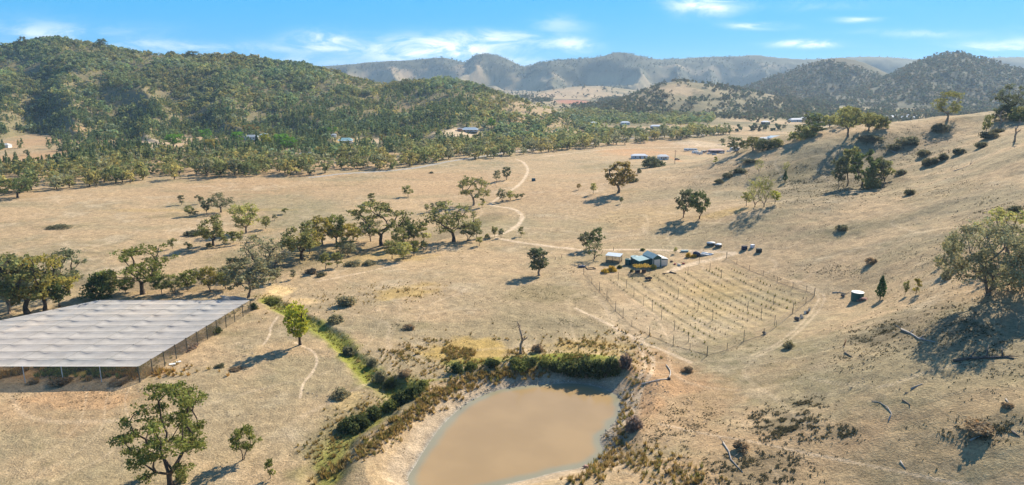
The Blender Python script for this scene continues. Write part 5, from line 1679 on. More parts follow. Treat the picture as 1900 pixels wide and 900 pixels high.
yB = BR[1]
nu, nv = 150, 132
V = []
for j in range(nv + 1):
    Y = yF + (yB - yF) * j / nv
    xr = FR[0] + (BR[0] - FR[0]) * (Y - yF) / (yB - yF)
    xl = float(np.interp(Y, [L2[1], L1[1], BL[1]], [L2[0], L1[0], BL[0]]))
    for i in range(nu + 1):
        X = xr + (xl - xr) * i / nu
        r_ = (Y - yF) / (yB - yF) * rows
        fr = r_ - math.floor(r_)
        cc_ = (xr - X) / cw
        fc = cc_ - math.floor(cc_)
        n_a = float(vn(np.array([cc_ * 0.9]), np.array([math.floor(r_) * 3.7]), 9)[0])
        sag = 0.80 * min(1, fr / 0.16) * (1 - max(0, (fr - 0.45) / 0.55) ** 2) * (0.9 + 0.2 * n_a) * (0.85 + 0.15 * math.sin(math.pi * fc))
        ridge = 0.20 * math.sin(math.pi * fc) ** 2
        dent = 0.55 * math.exp(-((fc - 0.93 + 0.2 * (_h(np.array([math.floor(cc_)]), np.array([math.floor(r_)]), 4)[0])) / 0.10) ** 2) * math.exp(-((fr - 0.8) / 0.16) ** 2)
        edge_ = min(1, (nu - i) / 4, i / 4 + 0.25, j / 5 + 0.1)
        V.append((X - O3[0], Y - O3[1], HN - (sag + ridge + dent * 0.8) * edge_ * 0.5))
V = np.array(V)
I = np.arange((nv) * (nu + 1)).reshape(nv, nu + 1)[:, :-1].ravel()
link('net_roof', newmesh('net_roof', V, np.stack([I, I + nu + 1, I + nu + 2, I + 1], -1), [netmat], smooth=True), can)


def canpost(X, Y, thick=0.11, mt='post'):
    zg_ = z1(X, Y) - O3[2]
    MB().tube([(X - O3[0], Y - O3[1], zg_ - 0.2), (X - O3[0], Y - O3[1], HN + 0.1)], thick, 6).build('post', M[mt], can)


cab = MB()
for j in range(rows + 1):
    Y = yF + (yB - yF) * j / rows
    xr = FR[0] + (BR[0] - FR[0]) * j / rows
    xl = float(np.interp(Y, [L2[1], L1[1], BL[1]], [L2[0], L1[0], BL[0]]))
    canpost(xr, Y, 0.17 if j == 0 else 0.12)
    cab.tube([(xr - O3[0], Y - O3[1], HN + 0.03), (xl - O3[0], Y - O3[1], HN + 0.03)], 0.035, 4)
    for k_ in range(1, 6 if j < 2 else 2):
        canpost(xr - k_ * cw * (0.86 if j == 0 else 1), Y, 0.10, 'galv' if j == 0 else 'post')
for k_ in range(1, 7):
    P_ = []
    for j in range(rows + 1):
        Y = yF + (yB - yF) * j / rows
        X = FR[0] + (BR[0] - FR[0]) * j / rows - k_ * cw
        if X > float(np.interp(Y, [L2[1], L1[1], BL[1]], [L2[0], L1[0], BL[0]])): P_.append((X - O3[0], Y - O3[1], HN + 0.02))
    if len(P_) > 1: cab.tube(P_, 0.03, 4)
cab.build('cable', M['wirepost'], can)
sn = MB()


def wall_net(A, B, n):
    for i in range(n):
        a = A + (B - A) * i / n; b = A + (B - A) * (i + 1) / n
        sn.add([(a[0] - O3[0], a[1] - O3[1], z1(*a) - O3[2] + 0.02), (b[0] - O3[0], b[1] - O3[1], z1(*b) - O3[2] + 0.02), (b[0] - O3[0], b[1] - O3[1], HN), (a[0] - O3[0], a[1] - O3[1], HN)], [(0, 1, 2, 3)])


wall_net(np.array([L2[0], yF]), FR, 14); wall_net(FR, BR, 14)
sn.build('side_netting', sidenet, can)
x, y, z, d = ground(320, 676)
b_ = MB(); b_.box((0, 0, 0.12), (1.5, 1.0, 0.08), 0.4); b_.box((0.9, 1.3, 0.15), (1.2, 0.9, 0.08), 0.7)
tag(b_.build('white_sheet', M['white'], None, (x, y, z)), 'bent white sheet lying by the right side of the net canopy', 'sheet')
x, y, z, d = ground(428, 556)
b_ = MB(); b_.blob((0, 0, 0.2), (3.4, 1.6, 1.0), 5, 3, 0.35); b_.blob((3.0, 0.3, 0.1), (2.0, 1.3, 0.7), 6, 3, 0.35)
tag(b_.build('net_heap', netting('old_net', (0.62, 0.60, 0.56), 0.1), None, (x, y, z), smooth=True), 'crumpled heap of white netting at the back corner of the canopy', 'netting')

# ------------------------------------------------------------------ vineyard
FENCE = [(1083, 509), (1098, 526), (1113, 543), (1128, 560), (1142, 578), (1156, 590), (1172, 606), (1205, 623), (1249, 642), (1280, 650), (1312, 660), (1349, 650), (1380, 634), (1418, 622), (1440, 607), (1470, 583), (1495, 563), (1511, 549),
         (1496, 541), (1471, 534), (1442, 524), (1416, 512), (1390, 502), (1367, 490), (1348, 479)]
fx0, fy0, fz0, _ = ground(1312, 660)
fen = empty('vineyard_fence', (fx0, fy0, fz0))
tag(fen, 'tall wire fence with thin dark posts around the vineyard', 'fence')
HF = hit([p[0] for p in FENCE], [p[1] for p in FENCE])
for i, q in enumerate(HF):
    zz_ = z1(q[0], q[1]) - fz0
    hh = 2.6 if i in (0, 10, 17, 24) else 2.0
    MB().tube([(q[0] - fx0, q[1] - fy0, zz_ - 0.3), (q[0] - fx0, q[1] - fy0, zz_ + hh)], 0.10 if hh > 2.2 else 0.06, 5).build('post', M['post'], fen)
wm_ = MB()
for a, b in zip(HF[:-1], HF[1:]):
    za, zb = z1(a[0], a[1]) - fz0, z1(b[0], b[1]) - fz0
    wm_.add([(a[0] - fx0, a[1] - fy0, za), (b[0] - fx0, b[1] - fy0, zb), (b[0] - fx0, b[1] - fy0, zb + 1.8), (a[0] - fx0, a[1] - fy0, za + 1.8)], [(0, 1, 2, 3)])
wm_.build('wire_mesh', thin_net, fen)
rl_ = MB()
for a, b in zip(HF[:-1], HF[1:]):
    for hh in (0.12, 1.8):
        rl_.tube([(a[0] - fx0, a[1] - fy0, z1(a[0], a[1]) - fz0 + hh), (b[0] - fx0, b[1] - fy0, z1(b[0], b[1]) - fz0 + hh)], 0.02 if hh > 1 else 0.04, 4)
rl_.build('wire', M['wirepost'], fen)
pole_me = newmesh('vineyard_pole', *(lambda m: (m.v, m.f))(MB().tube([(0, 0, -0.3), (0, 0, 3.1)], [0.075, 0.06], 6).tube([(0, 0, 2.2), (0, 0, 2.25)], [0.1, 0.1], 6)), [M['post']])
for (px_, py_) in [(1147, 520), (1162, 535), (1176, 550), (1194, 567), (1210, 578), (1227, 593), (1251, 613), (1277, 635), (1222, 522), (1258, 552), (1295, 577), (1322, 595), (1276, 510), (1317, 503), (1338, 516), (1387, 577), (1412, 590), (1435, 565), (1297, 490),
                   (1112, 540), (1126, 556), (1142, 576), (1156, 590), (1205, 624), (1249, 642), (1437, 604), (1380, 632), (1471, 580)]:
    x, y, z, d = ground(px_, py_)
    o = link('vineyard_pole', pole_me, None, (x, y, z), rs.uniform(0, 3))
    tag(o, 'thin dark pole standing among the vine rows', 'pole', 'poles among the vine rows')
vine_me = []
for i in range(3):
    v_, f_, c_ = tuft(700 + i, 16, 0.85, 0.9, 0.06)
    mb = MB().tube([(0, 0, -0.1), (0, 0, 1.0)], 0.03, 4)
    VV = np.vstack([v_ * 0.8, np.array(mb.v)]); ff = np.array([f for f in mb.f if len(f) == 4]) + len(v_)
    vine_me.append(newmesh('grape_vine', VV, np.vstack([f_, ff]), [M['grassleaf'], M['post']], np.r_[np.zeros(len(f_), int), np.ones(len(ff), int)], np.vstack([c_, np.ones((len(mb.v), 3))])))
Q = [ground(*p)[:2] for p in ((1118, 520), (1300, 645), (1500, 552), (1352, 492))]
Q = [np.array(q) for q in Q]
nrow = 12
for i in range(nrow):
    s = (i + 0.6) / nrow
    a = Q[0] + (Q[3] - Q[0]) * s; b = Q[1] + (Q[2] - Q[1]) * s
    for j in range(24):
        t_ = (j + 0.5) / 24
        p = a + (b - a) * t_ + rg.normal(0, 0.15, 2)
        lush = float(vn(np.array([i * 0.9]), np.array([j * 0.25]), 3)[0])
        if rg.uniform() < 0.12 or (lush < 0.35 and rg.uniform() < 0.5): continue
        c_ = (0.26, 0.25, 0.05) if lush > 0.62 else ((0.20, 0.17, 0.08) if lush > 0.4 else (0.24, 0.19, 0.12))
        o = link('grape_vine', vine_me[(i + j) % 3], None, (p[0], p[1], z1(*p)), rs.uniform(0, 6), c_)
        s_ = 0.45 + 0.7 * lush
        o.scale = (s_, s_, s_)
        tag(o, 'small sparse grape vine in the fenced rows', 'vine', 'grape vines in the fenced rows')

# ------------------------------------------------------------------ shed yard
def at(px, py): return ground(px, py)[:3]


yx, yy_, yz = at(1205, 497)
sh = empty('green_shed', (yx, yy_, yz), math.radians(20))
tag(sh, 'dark green metal shed with pale blue roofs and two cream roller doors', 'shed')
# local: +x along the front, -y towards us. main bay x 1.2..5.0, right bay 5..8, left skillion -3.4..1.2
wl = MB(); wl.prism([(1.3, 0), (5.0, 0), (5.0, 3.5), (3.15, 4.6), (1.3, 3.5)], 0.0, 7.0)
wl.prism([(5.0, 0), (7.9, 0), (7.9, 2.7), (5.0, 3.15)], 0.35, 6.0)
wl.prism([(-3.4, 0), (1.3, 0), (1.3, 3.1), (-3.4, 2.5)], 1.6, 6.6)
wl.build('wall', M['green_steel'], sh)


def slab(name, A, B, C_, D, th, m, par):
    A, B, C_, D = (np.array(q, float) for q in (A, B, C_, D))
    up = np.array([0, 0, th])
    MB().add([A, B, C_, D, A + up, B + up, C_ + up, D + up], [(3, 2, 1, 0), (4, 5, 6, 7), (0, 1, 5, 4), (1, 2, 6, 5), (2, 3, 7, 6), (3, 0, 4, 7)]).build(name, m, par)


slab('roof', (1.0, -0.25, 3.36), (3.15, -0.25, 4.63), (3.15, 7.2, 4.63), (1.0, 7.2, 3.36), 0.07, M['blue_roof'], sh)
slab('roof', (3.16, -0.25, 4.63), (5.2, -0.25, 3.42), (5.2, 7.2, 3.42), (3.16, 7.2, 4.63), 0.07, M['blue_roof'], sh)
slab('roof', (5.02, 0.1, 3.17), (8.1, 0.1, 2.70), (8.1, 6.2, 2.70), (5.02, 6.2, 3.17), 0.06, M['white'], sh)
slab('roof', (-3.7, 1.2, 2.48), (1.28, 1.2, 3.13), (1.28, 6.8, 3.13), (-3.7, 6.8, 2.48), 0.06, M['blue_roof'], sh)
MB().box((3.15, -0.03, 1.45), (2.5, 0.06, 2.9)).build('roller_door', M['cream'], sh)
MB().box((6.5, 0.32, 1.25), (2.3, 0.06, 2.4)).build('roller_door', M['cream'], sh)
for x0, y0, hh in ((1.35, -0.02, 3.4), (4.95, -0.02, 3.4), (7.85, 0.3, 2.7)):
    MB().box((x0, y0, hh / 2), (0.14, 0.08, hh)).build('corner_trim', M['white'], sh)
# tanks
def tank(px, py, dia, h, label, mt='green_steel', roof='green_steel'):
    x, y, z = at(px, py)
    r = empty('water_tank', (x, y, z)); tag(r, label, 'water tank')
    pr = []
    for i in range(9):
        pr += [(dia / 2, h * i / 9), (dia / 2 + 0.03, h * (i + 0.5) / 9)]
    pr.append((dia / 2, h))
    MB().lathe([(dia / 2, -0.3)] + pr, 24).build('tank_wall', M[mt], r)
    MB().lathe([(dia / 2 + 0.06, h + 0.003), (dia / 2 + 0.05, h + 0.06), (dia * 0.12, h + dia * 0.1), (dia * 0.11, h + dia * 0.1 + 0.1)], 24).build('tank_roof', M[roof], r)
    MB().lathe([(0.25, 0), (0.25, 0.12)], 10, (dia * 0.25, -dia * 0.18, h + dia * 0.06)).build('hatch', M['white'], r)
    return r


tank(1178, 488, 3.4, 2.5, 'large green round tank touching the left end of the green shed', roof='blue_roof')
tank(1165, 491, 2.2, 2.1, 'smaller dark green tank left of the large one at the shed')
tank(1590, 556, 3.3, 2.3, 'green round water tank with pale top standing alone right of the vineyard', roof='white')
# small cage hut
hx, hy, hz_ = at(1139, 486)
hut = empty('cage_hut', (hx, hy, hz_), math.radians(-24)); tag(hut, 'small wire cage hut with pale flat roof left of the tanks', 'hut')
for sx in (-1, 0, 1):
    for sy in (-1, 1):
        MB().box((sx * 2.6, sy * 1.9, 1.4), (0.12, 0.12, 2.8)).build('post', M['darkwood'], hut)
MB().add([(-2.6, -1.9, 0.05), (2.6, -1.9, 0.05), (2.6, -1.9, 2.7), (-2.6, -1.9, 2.7), (2.6, 1.9, 0.05), (2.6, 1.9, 2.7), (-2.6, 1.9, 0.05), (-2.6, 1.9, 2.7)], [(0, 1, 2, 3), (1, 4, 5, 2), (4, 6, 7, 5), (6, 0, 3, 7)]).build('wire_mesh', sidenet, hut)
MB().box((0, 0, 0.45), (5.0, 3.6, 0.9)).build('lower_boards', mat('ochre_boards', (0.38, 0.26, 0.12), 0.8), hut)
slab('roof', (-2.9, -2.15, 2.75), (2.9, -2.15, 2.75), (2.9, 2.15, 3.0), (-2.9, 2.15, 3.0), 0.08, M['galv'], hut)
# pergola with yellow vine
px0, py0, pz0 = at(1190, 506)
pg = empty('pergola', (px0, py0, pz0), math.radians(8)); tag(pg, 'open pergola smothered in orange vine in front of the green shed', 'pergola')
for sx in (-1, 1):
    for sy in (-1, 1):
        MB().box((sx * 2.7, sy * 1.5, 1.15), (0.14, 0.14, 2.3)).build('post', M['post'], pg)
MB().box((0, -1.5, 2.35), (5.9, 0.12, 0.14)).box((0, 1.5, 2.35), (5.9, 0.12, 0.14)).build('beam', M['post'], pg)
rgv = np.random.default_rng(9); pts = rgv.uniform(-1, 1, (520, 3)) * np.array([3.0, 1.9, 0.28]) + np.array([0, 0, 2.6])
v_, c_ = leafquads(rgv, pts, 0.26)
link('climbing_vine', newmesh('climbing_vine', v_, np.arange(len(v_)).reshape(-1, 4), [M['leaf']], cols=c_), pg, color=(0.27, 0.19, 0.045))
for (dx0, dy0, a, b, c__, col, nm, lb) in [(-1.4, 0.1, 1.6, 0.9, 0.9, (0.05, 0.05, 0.06), 'storage_box', 'dark box stored under the left of the pergola'), (0.9, 0.2, 1.3, 0.8, 1.1, (0.10, 0.07, 0.06), 'storage_box', 'brown box stored under the right of the pergola')]:
    tag(MB().box((0, 0, c__ / 2), (a, b, c__)).box((0, 0, c__ + 0.03), (a * 1.04, b * 1.04, 0.05)).build(nm, M['paint'], None, (px0 + dx0, py0 + dy0, pz0), 0.2, color=col), lb, 'box')
shrub(1213, 500, 12, 489, 'grass', 'yellow green shrub between the pergola and the left roller door')
shrub(1172, 505, 8, 498, 'bramble', 'tiny dark shrub at the left foot of the pergola')
# trailer by the vineyard
tx, ty, tz = at(1203, 520)
tr = empty('small_trailer', (tx, ty, tz), 0.5); tag(tr, 'small dark box trailer parked in front of the pergola', 'trailer')
MB().box((0, 0, 0.6), (2.2, 1.4, 0.12)).box((0, 0.68, 0.85), (2.2, 0.05, 0.45)).box((0, -0.68, 0.85), (2.2, 0.05, 0.45)).box((1.08, 0, 0.85), (0.05, 1.4, 0.45)).box((-1.08, 0, 0.85), (0.05, 1.4, 0.45)).build('tray', M['paint'], tr, color=(0.04, 0.05, 0.07))
for sy in (-1, 1):
    m_ = MB(); V0 = len(m_.v); m_.tube([(0, sy * 0.8, 0.33), (0, sy * 0.98, 0.33)], 0.33, 12); m_.build('wheel', M['tyre'], tr)
MB().tube([(-1.1, 0, 0.55), (-2.1, 0, 0.5)], 0.05, 5).build('drawbar', M['galv'], tr)
MB().blob((0.1, 0, 0.95), (0.8, 0.5, 0.3), 4, 2, 0.3).build('load', M['brown'], tr)


def logm(P, R, name, label, mt='deadwood', cat='log', twigs=(), k=7):
    """fallen log along a pixel polyline; twigs are side branches"""
    R *= 0.72
    H = [at(*p) for p in P]
    o = np.array(H[0])
    mb = MB()
    n = len(H)
    mb.tube([np.array(h) - o + np.array([0.25 * math.sin(i * 2.3), 0.25 * math.cos(i * 1.7), R * (0.7 - 0.3 * i / n)]) for i, h in enumerate(H)], [R * (1 - 0.6 * i / max(1, n - 1)) for i in range(n)], k)
    for (i, dx0, dy0, dz0) in twigs:
        b = np.array(H[i]) - o + np.array([0, 0, R * 0.7])
        mb.tube([b, b + np.array([dx0 * 0.5, dy0 * 0.5, dz0 * 0.6]), b + np.array([dx0, dy0, dz0])], [R * 0.5, R * 0.32, R * 0.12], 5)
    return tag(mb.build(name, M[mt], None, tuple(o), smooth=True), label, cat)


logm([(1673, 613), (1688, 620), (1706, 629), (1734, 636)], 0.38, 'fallen_log', 'long grey fallen log with broken branches left of the massive gum shade', twigs=[(0, -1, 1.2, 0.8), (1, 1.5, 1.0, 0.6), (2, 1.2, -1.4, 0.3), (2, 2, 1.0, 0.5)])
logm([(1770, 672), (1800, 666), (1830, 664), (1860, 664), (1882, 667)], 0.42, 'fallen_log', 'largest fallen tree limb lying in the shade of the massive gum', 'darkwood', twigs=[(1, 2, 1.5, 1.2), (2, 1.5, 2, 1.6), (2, -1.5, -1, 0.5), (3, 2, -1.2, 0.6), (1, -2, -.8, .3), (3, 1, 2, 1.2)])
logm([(1692, 724), (1702, 716), (1713, 712)], 0.26, 'fallen_log', 'short grey log below the shade of the massive gum')
logm([(1650, 783), (1652, 768), (1648, 755), (1632, 748), (1618, 746)], 0.18, 'fallen_branch', 'pale forked fallen branch in the right foreground', twigs=[(3, 2.2, 0.6, 0.3), (3, -1, 0.8, 0.2)], cat='branch')
logm([(1676, 744), (1684, 750), (1690, 752)], 0.2, 'fallen_log', 'short dark log right of the pale forked branch', 'darkwood')
logm([(1342, 823), (1350, 838), (1358, 852), (1366, 866), (1378, 878)], 0.24, 'fallen_branch', 'curved grey fallen branch in the weeds at the bottom right', twigs=[(0, -0.6, 1.0, 0.8), (2, 1.2, 0.6, 0.6)], cat='branch')
logm([(1672, 858), (1678, 872)], 0.2, 'fallen_log', 'short greenish log near the bottom right edge')
logm([(1567, 642), (1568, 630)], 0.2, 'stump', 'upright brown splintered stump right below the vineyard corner', 'brown', 'stump', twigs=[(0, 0.3, 0, 1.6), (0, 0.1, 0.2, 1.9)])
logm([(1568, 655), (1580, 664)], 0.22, 'fallen_log', 'small dark log below the splintered stump', 'darkwood')
logm([(1545, 544), (1556, 543), (1572, 545)], 0.25, 'fallen_log', 'grey branchy log left of the lone water tank', twigs=[(1, 1.5, 1, 0.5), (1, -1.5, -0.5, 0.4), (2, 1.2, 0.3, 0.5)])
logm([(1880, 803), (1890, 812)], 0.25, 'fallen_log', 'short log right of the wide dry brush heap', 'darkwood')
logm([(1802, 820), (1815, 810), (1825, 806)], 0.22, 'fallen_branch', 'grey branch at the left foot of the wide dry brush heap', cat='branch')
logm([(1770, 318), (1786, 312), (1800, 306)], 0.22, 'fallen_branch', 'bent dead branch on the near spur of the right hill', twigs=[(2, 0.4, 0, 2.2), (2, 1.4, 0.4, 1.6)], cat='branch')
logm([(1650, 278), (1662, 284), (1672, 282)], 0.3, 'fallen_branch', 'pale fallen branch below the highest crest gum', twigs=[(2, 0.8, 0, 1.8), (1, -2, 1, 0.6)], cat='branch')
logm([(1868, 742), (1872, 752)], 0.15, 'fallen_branch', 'thin pale branch at the right edge of the foreground', cat='branch')
for (px_, py_, s, lb) in [(1479, 595, 0.6, 'lowest sawn log round beside the vineyard fence'), (1487, 590, 0.5, 'dark sawn log round leaning on the lowest one by the fence'), (1496, 582, 0.5, 'sawn log round between the others and the fence corner'), (1502, 575, 0.35, 'topmost small sawn log round by the fence corner'),
                          (1564, 551, 0.45, 'pale sawn log round left of the lone water tank'), (1418, 620, 0.4, 'upright sawn log at the fence near the bottom corner of the vineyard')]:
    x, y, z = at(px_, py_)
    a = rs.uniform(0, 3)
    m_ = MB().tube([(-s * 1.1 * math.cos(a), -s * 1.1 * math.sin(a), s * 0.85), (s * 1.1 * math.cos(a), s * 1.1 * math.sin(a), s)], [s, s * 0.9], 10, cap=True)
    m_.m = [0] * (len(m_.f) - 2) + [1, 1]
    tag(m_.build('sawn_log', [M['darkwood'], M['cream']], None, (x, y, z), smooth=False), lb, 'log')
for (px_, py_, s, lb) in [(1604, 556, 1.1, 'reddish rock pile at the right of the lone water tank'), (1595, 559, 0.7, 'pinkish rock in front of the lone water tank'), (1088, 868, 0.7, 'reddish boulder at the right edge of the water'), (1190, 640, 0.4, 'grey rock beside the footpath under the vineyard')]:
    x, y, z = at(px_, py_)
    m_ = MB()
    m_.blob((0, 0, s * 0.25), (s, s * 0.7, s * 0.5), px_, 2, 0.35)
    tag(m_.build('rock', M['rock'] if s < 0.5 else mat('reddish_rock', (0.38, 0.22, 0.17), 0.9, var=0.3, bump=0.5), None, (x, y, z)), lb, 'rock')
# junk and covered things by the track
x, y, z = at(1303, 474)
r = empty('covered_pile', (x, y, z), 0.1); tag(r, 'long low pile under dark and white sheets beside the track end', 'pile')
MB().blob((-2.2, 0, 0.5), (1.5, 1.3, 1.3), 3, 3, 0.2, flat=0.4).build('dark_cover', M['tarp'], r, smooth=True)
MB().blob((0.6, 0.1, 0.35), (2.2, 1.1, 0.75), 8, 3, 0.3, flat=0.4).blob((3.0, -0.1, 0.3), (1.3, 0.8, 0.5), 9, 3, 0.3, flat=0.4).build('white_cover', M['white'], r, smooth=True)
for (px_, py_, w0, lb) in [(1319, 455, 3.0, 'white topped covered stack above the track end, left one of two'), (1333, 458, 2.2, 'white topped covered stack above the track end, right one of two')]:
    x, y, z = at(px_, py_)
    r = empty('covered_stack', (x, y, z), 0.1); tag(r, lb, 'covered stack')
    MB().box((0, 0, 0.5), (w0, 1.6, 1.0)).build('base_stack', M['post'], r)
    MB().blob((0, 0, 1.0), (w0 * 0.62, 1.1, 0.42), px_, 3, 0.2, flat=0.3).build('white_cover', M['white'], r, smooth=True)
for (px_, py_, w0, col, lb) in [(1381, 463, 1.9, (0.03, 0.035, 0.07), 'dark blue box alone on the slope above the vineyard'), (1408, 468, 1.9, (0.03, 0.04, 0.04), 'blackish box with tarp at the right of the slope boxes'), (1396, 459, 1.5, (0.75, 0.77, 0.8), 'white box on the slope between the two dark ones'),
                                (990, 336, 2.6, (0.03, 0.09, 0.11), 'dark teal box tank beside the winding track')]:
    x, y, z = at(px_, py_)
    o = MB().box((0, 0, w0 * 0.36), (w0, w0 * 0.7, w0 * 0.72), taper=0.94).box((0, 0, w0 * 0.74), (w0 * 1.02, w0 * 0.72, 0.07)).box((0, 0, 0.04), (w0 * 1.04, w0 * 0.76, 0.12)).build('storage_box', M['paint'], None, (x, y, z), rs.uniform(0, 0.5), color=col)
    tag(o, lb, 'box')
x, y, z = at(1270, 467)
tag(MB().box((0, 0, 0.3), (2.8, 1.1, 0.6), taper=1.06).box((0, 0, 0.62), (2.6, 0.9, 0.03)).build('water_trough', M['blue_roof'], None, (x, y, z), 0.05), 'pale blue trough beside the track behind the shed', 'trough')
for (px_, py_, s, col, lb) in [(1252, 491, 0.7, (0.35, 0.12, 0.09), 'reddish scrap in the junk right of the shed'), (1260, 493, 0.8, (0.5, 0.48, 0.45), 'pale scrap in the junk right of the shed'), (1268, 490, 0.6, (0.30, 0.05, 0.04), 'red drum in the junk right of the shed'), (1246, 486, 0.6, (0.12, 0.06, 0.05), 'dark brown scrap nearest the shed')]:
    x, y, z = at(px_, py_)
    tag(MB().box((0, 0, s * 0.4), (s * 1.6, s, s * 0.8), 0.3, taper=0.8).tube([(-s * 1.2, 0.2, 0.2), (s * 1.2, -0.3, s * 0.9)], 0.08, 5).build('scrap', M['paint'], None, (x, y, z), rs.uniform(0, 3), color=col), lb, 'scrap')
logm([(1230, 509), (1240, 507)], 0.3, 'woodpile', 'dark low timber heap right in front of the roller doors', 'darkwood', 'wood', twigs=[(1, 1.4, 0.3, 0.2)])
logm([(1243, 506), (1254, 508)], 0.42, 'woodpile', 'larger dark timber heap at the right of the roller doors', 'darkwood', 'wood', twigs=[(0, 1.0, 0.8, 0.4)])
x, y, z = at(1096, 499)
b_ = MB()
for (a, b, c__, d_0) in ((-1.6, -1.0, 1.6, -1.0), (1.6, -1.0, 1.6, 1.0), (1.6, 1.0, -1.6, 1.0), (-1.6, 1.0, -1.6, -1.0)):
    b_.tube([(a, b, 0.15), (c__, d_0, 0.15)], 0.14, 4)
tag(b_.build('garden_bed', M['darkwood'], None, (x, y, z), 0.3), 'empty timber framed garden bed left of the cage hut', 'garden bed')
x, y, z = at(1080, 496)
tag(MB().blob((0, 0, 0.25), (1.5, 0.9, 0.6), 12, 2, 0.3, flat=0.3).build('tarp_heap', M['tarp'], None, (x, y, z)), 'dark blue heap under a tarp left of the garden bed', 'tarp')
T(1253, 470, 458, 8, 'sap', 'pale', 'bare pale sapling behind the green shed by the track', 'sapling')
# pump and pipes at the dam
x, y, z = at(1241, 704)
p_ = empty('water_pump', (x, y, z)); tag(p_, 'small dark pump with pale pipes on the track above the dam', 'pump')
MB().box((0, 0, 0.25), (0.7, 0.45, 0.5)).tube([(0, 0, 0.4), (0, 0, 0.8)], 0.12, 8).build('pump_body', M['darkwood'], p_)
for P in ([(1241, 703), (1244, 694), (1242, 686), (1236, 678)], [(1240, 704), (1222, 706), (1205, 710), (1190, 714)]):
    L = hitline(P, 3, 2)
    MB().tube([(q[0] - x, q[1] - y, z1(*q) - z + 0.16) for q in L], 0.11, 6).build('pipe', M['pipe'], p_, smooth=True)
x, y, z = at(1252, 304)
r = empty('power_pole', (x, y, z)); tag(r, 'wooden power pole with crossarm beside the white sheds', 'pole')
MB().tube([(0, 0, -0.5), (0, 0, 11)], [0.22, 0.15], 8).build('pole', M['darkwood'], r)
MB().box((0, 0, 10.2), (2.6, 0.15, 0.18)).build('crossarm', M['darkwood'], r)
for (px_, py_, hh, lb) in [(637, 508, 1.4, ''), (1138, 465, 1.6, 'short post beside the track above the cage hut'), (1042, 478, 1.3, 'short post between the lone gum and the flat topped gum'), (1030, 482, 1.0, 'low post left of the flat topped gum'), (1693, 384, 1.5, '')]:
    if not lb: continue
    x, y, z = at(px_, py_)
    tag(MB().tube([(0, 0, -0.2), (0.1, 0, hh)], [0.1, 0.08], 6).tube([(0.05, 0, hh * 0.8), (0.1, 0, hh * 0.82)], [0.12, 0.12], 6).build('wooden_post', M['darkwood'], None, (x, y, z)), lb, 'post')

# ------------------------------------------------------------------ far buildings, caravans, cars
def house(px, py, w0, l0, wh, rh, rz, wall, roof, label, win=3, verandah=False, name='farmhouse', cat='house'):
    x, y, z = ground(px, py, 560.0)[:3]
    r = empty(name, (x, y, z), rz); tag(r, label, cat)
    MB().prism([(-w0 / 2, -0.5), (w0 / 2, -0.5), (w0 / 2, wh), (-w0 / 2, wh)], -l0 / 2, l0 / 2).build('wall', M['paint'], r, color=wall)
    e_ = 0.6
    MB().add([(-w0 / 2 - e_, -l0 / 2 - e_, wh), (w0 / 2 + e_, -l0 / 2 - e_, wh), (w0 / 2 + e_, l0 / 2 + e_, wh), (-w0 / 2 - e_, l0 / 2 + e_, wh), (-w0 / 2 + l0 * 0.35, 0, wh + rh), (w0 / 2 - l0 * 0.35, 0, wh + rh)],
             [(3, 2, 1, 0), (0, 1, 5, 4), (2, 3, 4, 5), (1, 2, 5), (3, 0, 4)]).build('roof', M['paint'], r, color=roof)
    for i in range(win):
        xx = -w0 / 2 + w0 * (i + 0.7) / (win + 0.4)
        MB().box((xx, -l0 / 2 - 0.03, wh * 0.55), (1.3, 0.08, 1.1)).build('window', M['glass'], r)
    MB().box((w0 * 0.1 - w0 / 2 + w0 * 0.42, -l0 / 2 - 0.04, 1.05), (0.95, 0.1, 2.1)).build('door', M['brown'], r)
    if verandah:
        for i in range(5):
            MB().tube([(-w0 / 2 + w0 * i / 4, -l0 / 2 - 2.2, 0), (-w0 / 2 + w0 * i / 4, -l0 / 2 - 2.2, wh - 0.3)], 0.1, 5).build('verandah_post', M['white'], r)
        slab('verandah_roof', (-w0 / 2 - .5, -l0 / 2 - 2.6, wh - 0.45), (w0 / 2 + .5, -l0 / 2 - 2.6, wh - 0.45), (w0 / 2 + .5, -l0 / 2 - 0.62, wh - 0.06), (-w0 / 2 - .5, -l0 / 2 - 0.62, wh - 0.06), 0.06, M['galv'], r)
    return r


WHT, GRY, BLU = (0.75, 0.75, 0.73), (0.42, 0.45, 0.47), (0.42, 0.56, 0.64)
house(641, 265, 16, 9, 3.2, 2.6, 0.2, WHT, (0.30, 0.50, 0.50), 'white farmhouse with green roof and verandah on a bright lawn', 4, True)
house(618, 254, 7, 5, 2.6, 1.2, 0.2, WHT, GRY, 'small pale outbuilding left behind the green roofed farmhouse', 1)
house(467, 259, 13, 8, 3.4, 2.0, 0.0, WHT, GRY, 'small white house with dark windows among bright garden trees', 3)
house(490, 254, 8, 6, 2.8, 1.4, 0.1, GRY, BLU, 'low grey roofed house right of the small white house', 1)
house(178, 284, 10, 6, 3.0, 1.6, 0.1, (0.6, 0.5, 0.3), (0.62, 0.62, 0.58), 'small cream house in the pale clearing at the left', 2)
house(8, 274, 12, 7, 3.0, 1.8, 0.1, WHT, (0.6, 0.58, 0.54), 'white roofed house at the left picture edge in the pink field', 2)
house(872, 244, 20, 10, 3.0, 2.2, 0.05, GRY, (0.38, 0.48, 0.56), 'pale blue roofed homestead in the bare yard at the hill foot', 4, True)
house(853, 243, 6, 5, 2.8, 1.2, 0.1, (0.5, 0.25, 0.16), (0.3, 0.3, 0.32), 'little dark shed left of the blue roofed homestead', 1, name='shed', cat='shed')
